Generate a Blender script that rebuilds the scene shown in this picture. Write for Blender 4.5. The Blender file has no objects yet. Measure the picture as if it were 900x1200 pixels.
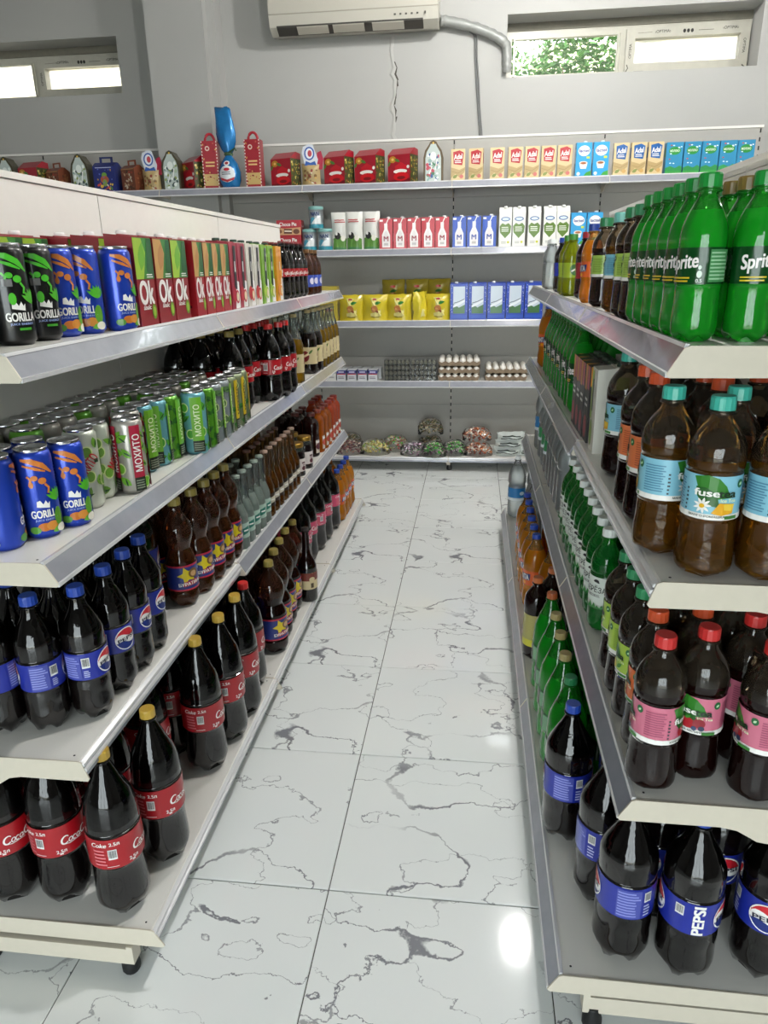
import bpy, bmesh, math, random
from mathutils import Vector, Matrix
from mathutils.geometry import tessellate_polygon
R = random.Random(7)
PI = math.pi
SC = bpy.context.scene
COL = SC.collection

# ------------------------------------------------------------------ camera
cam_d = bpy.data.cameras.new('camera')
cam = bpy.data.objects.new('camera', cam_d)
COL.objects.link(cam)
F_PX, YAW, PITCH, ROLL, CAMZ = 839.70, -0.12651, 0.33177, -0.018143, 1.39847
cam_d.sensor_fit = 'VERTICAL'
cam_d.sensor_height = 24.0
cam_d.lens = F_PX / 1200.0 * 24.0
cam_d.clip_start = 0.02
_f = Vector((math.sin(YAW) * math.cos(PITCH), math.cos(YAW) * math.cos(PITCH), -math.sin(PITCH)))
_r = Vector((math.cos(YAW), -math.sin(YAW), 0))
_u = _r.cross(_f)
_c, _s = math.cos(ROLL), math.sin(ROLL)
_r2, _u2 = _c * _r + _s * _u, -_s * _r + _c * _u
cam.matrix_world = Matrix(((_r2.x, _u2.x, -_f.x, 0), (_r2.y, _u2.y, -_f.y, 0), (_r2.z, _u2.z, -_f.z, CAMZ), (0, 0, 0, 1)))
SC.camera = cam

# ------------------------------------------------------------------ world and exposure
SC.view_settings.view_transform = 'Standard'
SC.view_settings.look = 'None'
SC.view_settings.gamma = 1.0
SC.view_settings.use_curve_mapping = False
SC.view_settings.exposure = 0.46
SC.cycles.max_bounces = 10
SC.cycles.diffuse_bounces = 4
SC.cycles.glossy_bounces = 4
SC.cycles.transmission_bounces = 6
SC.cycles.transparent_max_bounces = 24
SC.cycles.caustics_reflective = False
SC.cycles.caustics_refractive = False
SC.cycles.sample_clamp_indirect = 6.0
SC.cycles.use_denoising = True
W = bpy.data.worlds.new('world')
SC.world = W
W.use_nodes = True
W.node_tree.nodes['Background'].inputs[0].default_value = (0.95, 0.98, 1.0, 1)
W.node_tree.nodes['Background'].inputs[1].default_value = 9.0
BULB_POWER = 610.0     # emission strength of every lamp bulb
BULBS = [(0.41, 3.93, 'over the far end of the aisle'), (0.41, 1.90, 'over the near half of the aisle'), (3.3, 3.2, 'beyond the green soda unit')]

# ------------------------------------------------------------------ materials
MATS = {}
def srgb(h):
    if isinstance(h, str):
        h = h.lstrip('#')
        v = [int(h[i:i + 2], 16) / 255 for i in (0, 2, 4)]
    else:
        v = list(h)
    return tuple(((c / 12.92) if c <= 0.04045 else ((c + 0.055) / 1.055) ** 2.4) for c in v)
def newmat(name):
    m = bpy.data.materials.new(name)
    m.use_nodes = True
    nt = m.node_tree
    b = nt.nodes.get('Principled BSDF')
    return m, nt, b
def plain(name, hexc, rough=0.5, metal=0.0, coat=0.0, bump=0.0, bscale=60.0, var=0.0):
    if name in MATS:
        return MATS[name]
    m, nt, b = newmat(name)
    c = srgb(hexc)
    b.inputs['Base Color'].default_value = (*c, 1)
    b.inputs['Roughness'].default_value = rough
    b.inputs['Metallic'].default_value = metal
    b.inputs['Coat Weight'].default_value = coat
    if bump or var:
        tc = nt.nodes.new('ShaderNodeTexCoord')
        n = nt.nodes.new('ShaderNodeTexNoise')
        n.inputs['Scale'].default_value = bscale
        n.inputs['Detail'].default_value = 4
        nt.links.new(tc.outputs['Object'], n.inputs['Vector'])
        if bump:
            bp = nt.nodes.new('ShaderNodeBump')
            bp.inputs['Strength'].default_value = bump
            bp.inputs['Distance'].default_value = 0.002
            nt.links.new(n.outputs['Fac'], bp.inputs['Height'])
            nt.links.new(bp.outputs['Normal'], b.inputs['Normal'])
        if var:
            mx = nt.nodes.new('ShaderNodeMix')
            mx.data_type = 'RGBA'
            mx.inputs[6].default_value = (*[x * (1 - var) for x in c], 1)
            mx.inputs[7].default_value = (*[min(1, x * (1 + var)) for x in c], 1)
            nt.links.new(n.outputs['Fac'], mx.inputs[0])
            nt.links.new(mx.outputs[2], b.inputs['Base Color'])
    MATS[name] = m
    return m
def see_through(name, tint, body, solid, rough=0.04, gloss=(1, 1, 1), ior=1.45):
    """Filled or empty plastic: tinted see-through mixed with a cloudy body and a fresnel sheen."""
    if name in MATS:
        return MATS[name]
    m, nt, b = newmat(name)
    nt.nodes.remove(b)
    N = nt.nodes.new
    out = nt.nodes['Material Output']
    tr = N('ShaderNodeBsdfTransparent')
    tr.inputs[0].default_value = (*srgb(tint), 1)
    df = N('ShaderNodeBsdfDiffuse')
    df.inputs[0].default_value = (*srgb(body), 1)
    tl = N('ShaderNodeBsdfTranslucent')
    tl.inputs[0].default_value = (*srgb(body), 1)
    m1 = N('ShaderNodeMixShader')
    m1.inputs[0].default_value = 0.5
    nt.links.new(df.outputs[0], m1.inputs[1])
    nt.links.new(tl.outputs[0], m1.inputs[2])
    m2 = N('ShaderNodeMixShader')
    m2.inputs[0].default_value = solid
    nt.links.new(tr.outputs[0], m2.inputs[1])
    nt.links.new(m1.outputs[0], m2.inputs[2])
    gl = N('ShaderNodeBsdfGlossy')
    gl.inputs['Color'].default_value = (*gloss, 1)
    gl.inputs['Roughness'].default_value = rough
    tc = N('ShaderNodeTexCoord')
    nz = N('ShaderNodeTexNoise')
    nz.inputs['Scale'].default_value = 55
    nt.links.new(tc.outputs['Object'], nz.inputs['Vector'])
    bp = N('ShaderNodeBump')
    bp.inputs['Strength'].default_value = 0.25
    bp.inputs['Distance'].default_value = 0.003
    nt.links.new(nz.outputs['Fac'], bp.inputs['Height'])
    nt.links.new(bp.outputs['Normal'], gl.inputs['Normal'])
    fr = N('ShaderNodeFresnel')
    fr.inputs[0].default_value = ior
    nt.links.new(bp.outputs['Normal'], fr.inputs['Normal'])
    m3 = N('ShaderNodeMixShader')
    nt.links.new(fr.outputs[0], m3.inputs[0])
    nt.links.new(m2.outputs[0], m3.inputs[1])
    nt.links.new(gl.outputs[0], m3.inputs[2])
    nt.links.new(m3.outputs[0], out.inputs['Surface'])
    MATS[name] = m
    return m
def dark_liquid(name, hexc, rough=0.07):
    return plain(name, hexc, rough, 0, 0.4, 0.25, 60)

# printed ink: colour comes from the face colours of the print mesh
PRINT, _nt, _b = newmat('printed_ink')
_at = _nt.nodes.new('ShaderNodeAttribute')
_at.attribute_name = 'ink'
_nt.links.new(_at.outputs['Color'], _b.inputs['Base Color'])
_b.inputs['Roughness'].default_value = 0.35
_b.inputs['Coat Weight'].default_value = 0.15

SHELF = plain('shelf_enamel', '#e6e4de', 0.32, 0, 0.2, 0.04, 90)
SHELF_END = plain('shelf_end_enamel', '#cbc3b3', 0.45, 0, 0, 0.05, 60, 0.04)
PANEL = plain('panel_enamel', '#e4e2dc', 0.4, 0, 0, 0.03, 30, 0.03)
PANEL_SHADED = plain('panel_enamel_shaded', '#a4a29c', 0.45, 0, 0, 0.03, 30, 0.03)  # white panel enamel greyed: shade under the wall shelves put into the colour
RAIL = plain('rail_plastic', '#9a9ca6', 0.14, 0.15, 0.4, 0.1, 25, 0.15)
RAIL_LIP = plain('rail_lip', '#d8d8da', 0.2, 0.1, 0.3)
BLACK = plain('black_rubber', '#101012', 0.55)
SLOT = plain('slot_dark', '#1a1a1a', 0.7)
CAN_ALU = plain('can_aluminium', '#c9c9cc', 0.22, 1.0)
WHITE_CAP = plain('white_plastic', '#f0f0ee', 0.35)
CLEAR = see_through('clear_plastic', '#f4f7f7', '#eef2f2', 0.16, 0.03)
CLEAR_GLASS = see_through('clear_glass', '#f0f6f3', '#e4efe9', 0.12, 0.03)
COLA = dark_liquid('cola_liquid', '#0a0606')
COLA_TOP = see_through('cola_headspace', '#5a524e', '#141110', 0.30, 0.03)

# ------------------------------------------------------------------ mesh helpers
def mesh(name, verts, faces, mats, idx=None, smooth=False):
    me = bpy.data.meshes.new(name)
    me.from_pydata(verts, [], faces)
    for m in (mats if isinstance(mats, (list, tuple)) else [mats]):
        me.materials.append(m)
    if idx:
        me.polygons.foreach_set('material_index', idx)
    if smooth:
        me.polygons.foreach_set('use_smooth', [True] * len(me.polygons))
    me.update()
    return me
class MB:
    """Collects shapes into one mesh."""
    def __init__(self):
        self.v, self.f, self.i, self.s = [], [], [], []
    def add(self, v, f, mi=0, smooth=False):
        o = len(self.v)
        self.v += [tuple(p) for p in v]
        self.f += [tuple(o + k for k in q) for q in f]
        self.i += [mi] * len(f)
        self.s += [smooth] * len(f)
    def box(self, x0, y0, z0, x1, y1, z1, mi=0):
        x0, x1 = min(x0, x1), max(x0, x1)
        y0, y1 = min(y0, y1), max(y0, y1)
        z0, z1 = min(z0, z1), max(z0, z1)
        self.add([(x0, y0, z0), (x1, y0, z0), (x1, y1, z0), (x0, y1, z0), (x0, y0, z1), (x1, y0, z1), (x1, y1, z1), (x0, y1, z1)],
                 [(0, 3, 2, 1), (4, 5, 6, 7), (0, 1, 5, 4), (1, 2, 6, 5), (2, 3, 7, 6), (3, 0, 4, 7)], mi)
    def prism(self, poly, a, b, axis='y', mi=0):
        """Extrude a polygon given in the two other axes along axis from a to b."""
        n = len(poly)
        def P(p, t):
            if axis == 'y': return (p[0], t, p[1])
            if axis == 'x': return (t, p[0], p[1])
            return (p[0], p[1], t)
        v = [P(p, a) for p in poly] + [P(p, b) for p in poly]
        area = sum(poly[k][0] * poly[(k + 1) % n][1] - poly[(k + 1) % n][0] * poly[k][1] for k in range(n))
        flip = (area < 0) != (axis == 'y')
        f = [tuple(range(n))[::-1], tuple(range(n, 2 * n))] + [(k, (k + 1) % n, n + (k + 1) % n, n + k) for k in range(n)]
        if (b < a) != flip:
            f = [q[::-1] for q in f]
        self.add(v, f, mi)
    def lathe(self, prof, seg=20, mi=0, cx=0, cy=0, cz=0, close0=True, close1=True, mod=None, smooth=True):
        o = []
        n = len(prof)
        for k, (z, r) in enumerate(prof):
            for j in range(seg):
                a = 2 * PI * j / seg
                rr, zz = (r, z) if mod is None else mod(r, z, a, k)
                o.append((cx + rr * math.cos(a), cy + rr * math.sin(a), cz + zz))
        f, mm = [], []
        for k in range(n - 1):
            for j in range(seg):
                f.append((k * seg + j, k * seg + (j + 1) % seg, (k + 1) * seg + (j + 1) % seg, (k + 1) * seg + j))
        base = len(self.v)
        self.add(o, f, mi, smooth)
        if close0:
            self.f.append(tuple(base + j for j in range(seg))[::-1]); self.i.append(mi); self.s.append(False)
        if close1:
            self.f.append(tuple(base + (n - 1) * seg + j for j in range(seg))); self.i.append(mi); self.s.append(False)
    def tube(self, pts, rad, seg=8, mi=0):
        pts = [Vector(p) for p in pts]
        rings = []
        for k, p in enumerate(pts):
            d = (pts[min(k + 1, len(pts) - 1)] - pts[max(k - 1, 0)]).normalized()
            up = Vector((0, 0, 1)) if abs(d.z) < 0.9 else Vector((1, 0, 0))
            a = d.cross(up).normalized(); b = d.cross(a)
            rr = rad[k] if isinstance(rad, (list, tuple)) else rad
            rings += [p + rr * (math.cos(2 * PI * j / seg) * a + math.sin(2 * PI * j / seg) * b) for j in range(seg)]
        n = len(pts)
        f = [(k * seg + j, (k + 1) * seg + j, (k + 1) * seg + (j + 1) % seg, k * seg + (j + 1) % seg) for k in range(n - 1) for j in range(seg)]
        f += [tuple(range(seg)), tuple((n - 1) * seg + j for j in range(seg))[::-1]]
        self.add(rings, f, mi, True)
    def build(self, name, mats):
        me = mesh(name, self.v, self.f, mats, self.i)
        me.polygons.foreach_set('use_smooth', self.s)
        return me
def link(name, data, parent=None, loc=(0, 0, 0), rz=0.0):
    o = bpy.data.objects.new(name, data)
    COL.objects.link(o)
    o.parent = parent
    o.location = loc
    if rz:
        o.rotation_euler = (0, 0, rz)
    return o
def tag(o, label=None, cat=None, group=None, kind=None):
    if label: o['label'] = label
    if cat: o['category'] = cat
    if group: o['group'] = group
    if kind: o['kind'] = kind
    return o
def catmull(pts, n=4):
    out = []
    P = [pts[0]] + list(pts) + [pts[-1]]
    for k in range(1, len(P) - 2):
        p0, p1, p2, p3 = P[k - 1], P[k], P[k + 1], P[k + 2]
        for j in range(n):
            t = j / n
            out.append(tuple(0.5 * (2 * b + (c - a) * t + (2 * a - 5 * b + 4 * c - d) * t * t + (3 * b - a - 3 * c + d) * t ** 3)
                             for a, b, c, d in zip(p0, p1, p2, p3)))
    out.append(tuple(pts[-1]))
    return out

# ------------------------------------------------------------------ flat print
_TXT = {}
def text2d(s, bold=0.0, shear=0.0, space=1.0):
    key = (s, bold, shear, space)
    if key not in _TXT:
        c = bpy.data.curves.new('lettering_curve', 'FONT')
        c.body = s
        c.resolution_u = 4
        c.shear = shear
        c.space_character = space
        o = bpy.data.objects.new('lettering_curve', c)
        COL.objects.link(o)
        dg = bpy.context.evaluated_depsgraph_get()
        me = bpy.data.meshes.new_from_object(o.evaluated_get(dg))
        v = [(p.co.x, p.co.y) for p in me.vertices]
        f = [tuple(p.vertices) for p in me.polygons]
        x0, x1 = min(p[0] for p in v), max(p[0] for p in v)
        y0, y1 = min(p[1] for p in v), max(p[1] for p in v)
        hgt = y1 - y0
        if bold:   # heavier strokes: four nudged copies
            b_ = bold * .55
            v, f = [(p[0] + dx * b_, p[1] + dy * b_) for dx, dy in ((-1, -.6), (1, -.6), (-1, .6), (1, .6)) for p in v], [tuple(i + k * len(v) for i in q) for k in range(4) for q in f]
        v = [((p[0] - (x0 + x1) / 2) / hgt, (p[1] - (y0 + y1) / 2) / hgt) for p in v]
        _TXT[key] = (v, f, (x1 - x0) / hgt, len(v) // (4 if bold else 1))
        bpy.data.objects.remove(o)
        bpy.data.meshes.remove(me)
        bpy.data.curves.remove(c)
    return _TXT[key]
def rot2(p, a):
    c, s = math.cos(a), math.sin(a)
    return (p[0] * c - p[1] * s, p[0] * s + p[1] * c)
def Rc(u0, v0, u1, v1, col): return ('poly', [(u0, v0), (u1, v0), (u1, v1), (u0, v1)], col)
def El(cu, cv, ru, rv, col, n=16, rot=0.0):
    return ('poly', [(cu + q[0], cv + q[1]) for q in (rot2((ru * math.cos(2 * PI * k / n), rv * math.sin(2 * PI * k / n)), rot) for k in range(n))], col)
def Po(pts, col): return ('poly', pts, col)
def St(pts, w, col): return ('stroke', pts, w, col)
def Tx(s, cu, cv, h, col, w=None, rot=0.0, bold=0.02, shear=0.0, space=1.0): return ('text', s, cu, cv, h, col, w, rot, bold, shear, space)
def Leaf(cu, cv, L, Wd, rot, col):
    return ('poly', [(cu + q[0], cv + q[1]) for q in (rot2(p, rot) for p in [(-L, 0), (-L * .5, -Wd * .8), (0, -Wd), (L * .5, -Wd * .7), (L, 0), (L * .5, Wd * .7), (0, Wd), (-L * .5, Wd * .8)])], col)
def Lines(u0, v0, u1, v1, n, col, rnd=3):
    rr = random.Random(rnd)
    out = []
    dv = (v1 - v0) / n
    for k in range(n):
        out.append(Rc(u0, v0 + k * dv + dv * .25, u1 - (u1 - u0) * rr.random() * .25, v0 + k * dv + dv * .7, col))
    return out
def Bar(cu, cv, w, h, vertical=False):
    out = [Rc(cu - w / 2, cv - h / 2, cu + w / 2, cv + h / 2, '#e6e6e4')]
    n = 9
    for k in range(n):
        a = -w * .42 + w * .84 * k / n
        out.append(Rc(cu + a, cv - h * .32, cu + a + w * .84 / n * (.35 + .3 * (k * 7 % 3) / 2), cv + h * .42, '#2a2a2c') if not vertical else
                   Rc(cu - w * .36, cv - h * .42 + h * .84 * k / n, cu + w * .36, cv - h * .42 + h * .84 * (k + .5) / n, '#2a2a2c'))
    return out
def decal(name, shapes, mapf, step=0.011):
    bm = bmesh.new()
    lay = bm.faces.layers.int.new('lay')
    lev = bm.faces.layers.float.new('lev')
    cols, flat, boxes = [], [], []
    for s in shapes:
        flat += s if isinstance(s, list) else [s]
    for li, s in enumerate(flat):
        kind = s[0]
        if kind == 'poly':
            pts, col = s[1], s[2]
            vs = [bm.verts.new((p[0], p[1], 0)) for p in pts]
            tris = tessellate_polygon([[Vector((p[0], p[1], 0)) for p in pts]])
            fs = []
            for t in tris:
                a, b, c = (pts[k] for k in t)
                ar = (b[0] - a[0]) * (c[1] - a[1]) - (c[0] - a[0]) * (b[1] - a[1])
                q = t if ar > 0 else t[::-1]
                try: fs.append(bm.faces.new([vs[k] for k in q]))
                except ValueError: pass
        elif kind == 'stroke':
            pts, w, col = s[1], s[2], s[3]
            L, Rr = [], []
            n = len(pts)
            for k in range(n):
                d = Vector((pts[min(k + 1, n - 1)][0] - pts[max(k - 1, 0)][0], pts[min(k + 1, n - 1)][1] - pts[max(k - 1, 0)][1])).normalized()
                ww = (w[k] if isinstance(w, (list, tuple)) else w) / 2
                L.append(bm.verts.new((pts[k][0] - d.y * ww, pts[k][1] + d.x * ww, 0)))
                Rr.append(bm.verts.new((pts[k][0] + d.y * ww, pts[k][1] - d.x * ww, 0)))
            fs = [bm.faces.new((Rr[k], Rr[k + 1], L[k + 1], L[k])) for k in range(n - 1)]
        else:
            _, st, cu, cv, h, col, w, rot, bold, shear, space = s
            v, f, asp, per = text2d(st, bold, shear, space)
            sx = h if w is None else w / asp
            vs = []
            for p in v:
                q = rot2((p[0] * sx, p[1] * h), rot)
                vs.append(bm.verts.new((q[0] + cu, q[1] + cv, 0)))
            fs = []
            for q in f:
                try:
                    fs.append(bm.faces.new([vs[k] for k in q])); fs[-1][lev] = .22 * (q[0] // per)
                except ValueError: pass
        cols.append((*srgb(col), 1))
        if not fs: continue
        bb = [v.co for q in fs for v in q.verts]
        bb = (min(p.x for p in bb), max(p.x for p in bb), min(p.y for p in bb), max(p.y for p in bb))
        level = 1 + max([l for (a, b, c, d, l) in boxes if a < bb[1] and b > bb[0] and c < bb[3] and d > bb[2]], default=-1)
        boxes.append((*bb, level))
        for q in fs:
            q[lay] = li
            q[lev] = q[lev] + level
    if step:
        us = [v.co.x for v in bm.verts]
        k = math.ceil(min(us) / step)
        while k * step < max(us):
            bmesh.ops.bisect_plane(bm, geom=bm.verts[:] + bm.edges[:] + bm.faces[:], plane_co=(k * step, 0, 0), plane_no=(1, 0, 0), dist=1e-7)
            k += 1
    bm.faces.ensure_lookup_table()
    done = {}
    for fc in bm.faces:
        for v in fc.verts:
            done[v] = fc[lev]
    for v, li in done.items():
        v.co = mapf(v.co.x, v.co.y, li)
    me = bpy.data.meshes.new(name)
    lays = [fc[lay] for fc in bm.faces]
    bm.to_mesh(me)
    bm.free()
    at = me.attributes.new('ink', 'FLOAT_COLOR', 'FACE')
    at.data.foreach_set('color', [c for li in lays for c in cols[li]])
    me.materials.append(PRINT)
    return me
LAYER = 0.00035
def cyl(rad):
    rf = rad if callable(rad) else (lambda z: rad)
    def m(u, v, li):
        r = rf(v) + 0.0009 + LAYER * li
        a = u / rf(v)
        return (r * math.cos(a), r * math.sin(a), v)
    return m
def face_x(x):     # front of a box, seen along -X; u to +Y
    return lambda u, v, li: (x + 0.0006 + LAYER * li, u, v)
def face_y(y, s):  # side of a box at y; s=+1 faces +Y, s=-1 faces -Y
    return (lambda u, v, li: (u, y - 0.0006 - LAYER * li, v)) if s < 0 else (lambda u, v, li: (-u, y + 0.0006 + LAYER * li, v))

# ------------------------------------------------------------------ the room
ROOM_X0, ROOM_X1, ROOM_Y0, WALL_Y, CEIL = -4.6, 4.2, -3.0, 5.375, 3.42
def wall_mat(name, hexc):
    m, nt, b = newmat(name)
    N = nt.nodes.new
    tc = N('ShaderNodeTexCoord')
    n1 = N('ShaderNodeTexNoise'); n1.inputs['Scale'].default_value = 1.6; n1.inputs['Detail'].default_value = 5
    n2 = N('ShaderNodeTexNoise'); n2.inputs['Scale'].default_value = 180; n2.inputs['Detail'].default_value = 3
    for n in (n1, n2): nt.links.new(tc.outputs['Object'], n.inputs['Vector'])
    cr = N('ShaderNodeValToRGB')
    c = srgb(hexc)
    cr.color_ramp.elements[0].position = 0.3; cr.color_ramp.elements[0].color = (*[x * .93 for x in c], 1)
    cr.color_ramp.elements[1].position = 0.7; cr.color_ramp.elements[1].color = (*c, 1)
    nt.links.new(n1.outputs['Fac'], cr.inputs[0]); nt.links.new(cr.outputs[0], b.inputs['Base Color'])
    bp = N('ShaderNodeBump'); bp.inputs['Strength'].default_value = 0.15; bp.inputs['Distance'].default_value = 0.001
    nt.links.new(n2.outputs['Fac'], bp.inputs['Height']); nt.links.new(bp.outputs['Normal'], b.inputs['Normal'])
    b.inputs['Roughness'].default_value = 0.75
    return m
WALL = wall_mat('painted_plaster', '#adadaa')
CEILM = wall_mat('ceiling_paint', '#adaca8')
PVC = plain('window_pvc', '#b9b7ab', 0.4, 0, 0, 0.1, 20, 0.12)

def struct(name, mb, mats, parent=None, kind='structure'):
    o = link(name, mb.build(name, mats), parent)
    if parent is None: o['kind'] = kind
    return o
# marble tile material: the same printed veins, shifted from tile to tile
def marble():
    m, nt, b = newmat('marble_tile')
    N = nt.nodes.new; L = nt.links.new
    tc = N('ShaderNodeTexCoord'); oi = N('ShaderNodeObjectInfo')
    ml = N('ShaderNodeMath'); ml.operation = 'MULTIPLY'; ml.inputs[1].default_value = 7.3
    L(oi.outputs['Random'], ml.inputs[0])
    sn = N('ShaderNodeMath'); sn.operation = 'FLOOR'; L(ml.outputs[0], sn.inputs[0])
    cb = N('ShaderNodeCombineXYZ'); L(sn.outputs[0], cb.inputs[2]); L(sn.outputs[0], cb.inputs[0])
    ad = N('ShaderNodeVectorMath'); ad.operation = 'ADD'
    L(tc.outputs['Object'], ad.inputs[0]); L(cb.outputs[0], ad.inputs[1])
    # warp
    w = N('ShaderNodeTexNoise'); w.inputs['Scale'].default_value = 9.0; w.inputs['Detail'].default_value = 6; w.inputs['Roughness'].default_value = 0.62
    L(ad.outputs[0], w.inputs['Vector'])
    sb = N('ShaderNodeVectorMath'); sb.operation = 'SUBTRACT'; sb.inputs[1].default_value = (.5, .5, .5); L(w.outputs['Color'], sb.inputs[0])
    sc = N('ShaderNodeVectorMath'); sc.operation = 'SCALE'; sc.inputs[3].default_value = 0.10; L(sb.outputs[0], sc.inputs[0])
    a2 = N('ShaderNodeVectorMath'); a2.operation = 'ADD'; L(ad.outputs[0], a2.inputs[0]); L(sc.outputs[0], a2.inputs[1])
    def veins(scale, wmin, wmax, off, rough):
        mp = N('ShaderNodeMapping'); mp.inputs['Rotation'].default_value = (0, 0, .45 + off); mp.inputs['Scale'].default_value = (.75, 1.35, 1); mp.inputs['Location'].default_value = (off * 13, off * 7, off * 5)
        L(a2.outputs[0], mp.inputs['Vector'])
        n = N('ShaderNodeTexNoise'); n.inputs['Scale'].default_value = scale; n.inputs['Detail'].default_value = 3; n.inputs['Roughness'].default_value = rough
        L(mp.outputs[0], n.inputs['Vector'])
        s1 = N('ShaderNodeMath'); s1.operation = 'SUBTRACT'; s1.inputs[1].default_value = .5; L(n.outputs['Fac'], s1.inputs[0])
        ab = N('ShaderNodeMath'); ab.operation = 'ABSOLUTE'; L(s1.outputs[0], ab.inputs[0])
        wn = N('ShaderNodeTexNoise'); wn.inputs['Scale'].default_value = 6.5; wn.inputs['Detail'].default_value = 1; L(mp.outputs[0], wn.inputs['Vector'])
        wr = N('ShaderNodeMapRange'); wr.inputs[1].default_value = .50; wr.inputs[2].default_value = .74; wr.inputs[3].default_value = wmin; wr.inputs[4].default_value = wmax; L(wn.outputs['Fac'], wr.inputs[0])
        dv = N('ShaderNodeMath'); dv.operation = 'DIVIDE'; L(ab.outputs[0], dv.inputs[0]); L(wr.outputs[0], dv.inputs[1])
        r = N('ShaderNodeMapRange'); r.inputs[1].default_value = .45; r.inputs[2].default_value = 1.1; r.inputs[3].default_value = 1; r.inputs[4].default_value = 0; L(dv.outputs[0], r.inputs[0])
        mk = N('ShaderNodeTexNoise'); mk.inputs['Scale'].default_value = 3.4; mk.inputs['Detail'].default_value = 2; L(mp.outputs[0], mk.inputs['Vector'])
        mr = N('ShaderNodeMapRange'); mr.inputs[1].default_value = .36; mr.inputs[2].default_value = .54; L(mk.outputs['Fac'], mr.inputs[0])
        p = N('ShaderNodeMath'); p.operation = 'MULTIPLY'; L(r.outputs[0], p.inputs[0]); L(mr.outputs[0], p.inputs[1])
        return p
    p1, p2 = veins(2.1, .0026, .017, 0.0, .42), veins(3.4, .0020, .009, 0.7, .5)
    mx = N('ShaderNodeMath'); mx.operation = 'MAXIMUM'; L(p1.outputs[0], mx.inputs[0]); L(p2.outputs[0], mx.inputs[1])
    cl = N('ShaderNodeTexNoise'); cl.inputs['Scale'].default_value = 3; L(ad.outputs[0], cl.inputs['Vector'])
    base = N('ShaderNodeMix'); base.data_type = 'RGBA'
    base.inputs[6].default_value = (*srgb('#eff1ef'), 1); base.inputs[7].default_value = (*srgb('#e7ecec'), 1)
    L(cl.outputs['Fac'], base.inputs[0])
    fin = N('ShaderNodeMix'); fin.data_type = 'RGBA'; fin.inputs[7].default_value = (*srgb('#85868c'), 1)
    L(mx.outputs[0], fin.inputs[0]); L(base.outputs[2], fin.inputs[6]); L(fin.outputs[2], b.inputs['Base Color'])
    b.inputs['Roughness'].default_value = 0.075
    b.inputs['Specular IOR Level'].default_value = 0.45
    return m
MARBLE = marble()
GROUT = plain('tile_grout', '#4a4945', 0.9, 0, 0, 0.3, 80)
mb = MB(); mb.box(ROOM_X0, ROOM_Y0, -0.12, ROOM_X1, WALL_Y + .36, -0.0035)
FLOOR = struct('floor', mb, GROUT)
GX, GY, TS = -0.3123, 0.7869, 0.5
t = MB(); g = 0.0012; bv = 0.0015
a0, a1 = g, TS - g
t.add([(a0, a0, -.008), (a1, a0, -.008), (a1, a1, -.008), (a0, a1, -.008), (a0, a0, -bv), (a1, a0, -bv), (a1, a1, -bv), (a0, a1, -bv),
       (a0 + bv, a0 + bv, 0), (a1 - bv, a0 + bv, 0), (a1 - bv, a1 - bv, 0), (a0 + bv, a1 - bv, 0)],
      [(0, 1, 5, 4), (1, 2, 6, 5), (2, 3, 7, 6), (3, 0, 4, 7), (4, 5, 9, 8), (5, 6, 10, 9), (6, 7, 11, 10), (7, 4, 8, 11), (8, 9, 10, 11)])
TILE = t.build('tile', MARBLE)
for i in range(-8, 9):
    for j in range(-7, 10):
        x, y = GX + TS * i, GY + TS * j
        if x < ROOM_X0 or x + TS > ROOM_X1 or y + TS > WALL_Y + .2: continue
        link('tile', TILE, FLOOR, (x, y, 0))
mb = MB(); mb.box(ROOM_X0 - .2, ROOM_Y0 - .2, CEIL, ROOM_X1 + .2, WALL_Y + .4, CEIL + .15)
struct('ceiling', mb, CEILM)
mb = MB(); mb.box(ROOM_X0 - .2, ROOM_Y0, 0, ROOM_X0, WALL_Y, CEIL); struct('wall_left', mb, WALL)
mb = MB(); mb.box(ROOM_X1, ROOM_Y0, 0, ROOM_X1 + .2, WALL_Y, CEIL); struct('wall_right', mb, WALL)
DX0, DX1, DZ = -1.9, 1.1, 2.35          # unseen glazed entrance, added behind the camera to bring in frontal daylight
mb = MB(); mb.box(ROOM_X0 - .2, ROOM_Y0 - .2, 0, DX0, ROOM_Y0, CEIL); mb.box(DX1, ROOM_Y0 - .2, 0, ROOM_X1 + .2, ROOM_Y0, CEIL); mb.box(DX0, ROOM_Y0 - .2, DZ, DX1, ROOM_Y0, CEIL)
struct('wall_front', mb, WALL)
mb = MB()
for xx in (DX0, DX0 + .96, DX0 + 1.98, DX1 - .06): mb.box(xx, ROOM_Y0 - .12, 0, xx + .06, ROOM_Y0 - .06, DZ)
mb.box(DX0, ROOM_Y0 - .118, DZ - .06, DX1, ROOM_Y0 - .062, DZ - .002); mb.box(DX0, ROOM_Y0 - .118, .002, DX1, ROOM_Y0 - .062, .08)
ADDED_DOOR = struct('added_door_1', mb, PVC)
for xa, xb in ((DX0 + .06, DX0 + .96), (DX0 + 1.02, DX0 + 1.98), (DX0 + 2.04, DX1 - .06)):
    mb = MB(); mb.box(xa, ROOM_Y0 - .092, .08, xb, ROOM_Y0 - .086, DZ - .06)
    link('pane', mb.build('pane', see_through('added_door_pane', '#f6fafa', '#ffffff', .02, .02)), ADDED_DOOR)
mb = MB(); mb.tube([(DX0 + 1.08, ROOM_Y0 - .05, .9), (DX0 + 1.08, ROOM_Y0 - .02, .92), (DX0 + 1.08, ROOM_Y0 - .02, 1.28), (DX0 + 1.08, ROOM_Y0 - .05, 1.3)], .012, 8)
link('added_door_handle', mb.build('added_door_handle', CAN_ALU), ADDED_DOOR)
pl_ = bpy.data.lights.new('added_entrance_portal', 'AREA'); pl_.shape = 'RECTANGLE'; pl_.size = DX1 - DX0; pl_.size_y = DZ; pl_.cycles.is_portal = True
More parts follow.
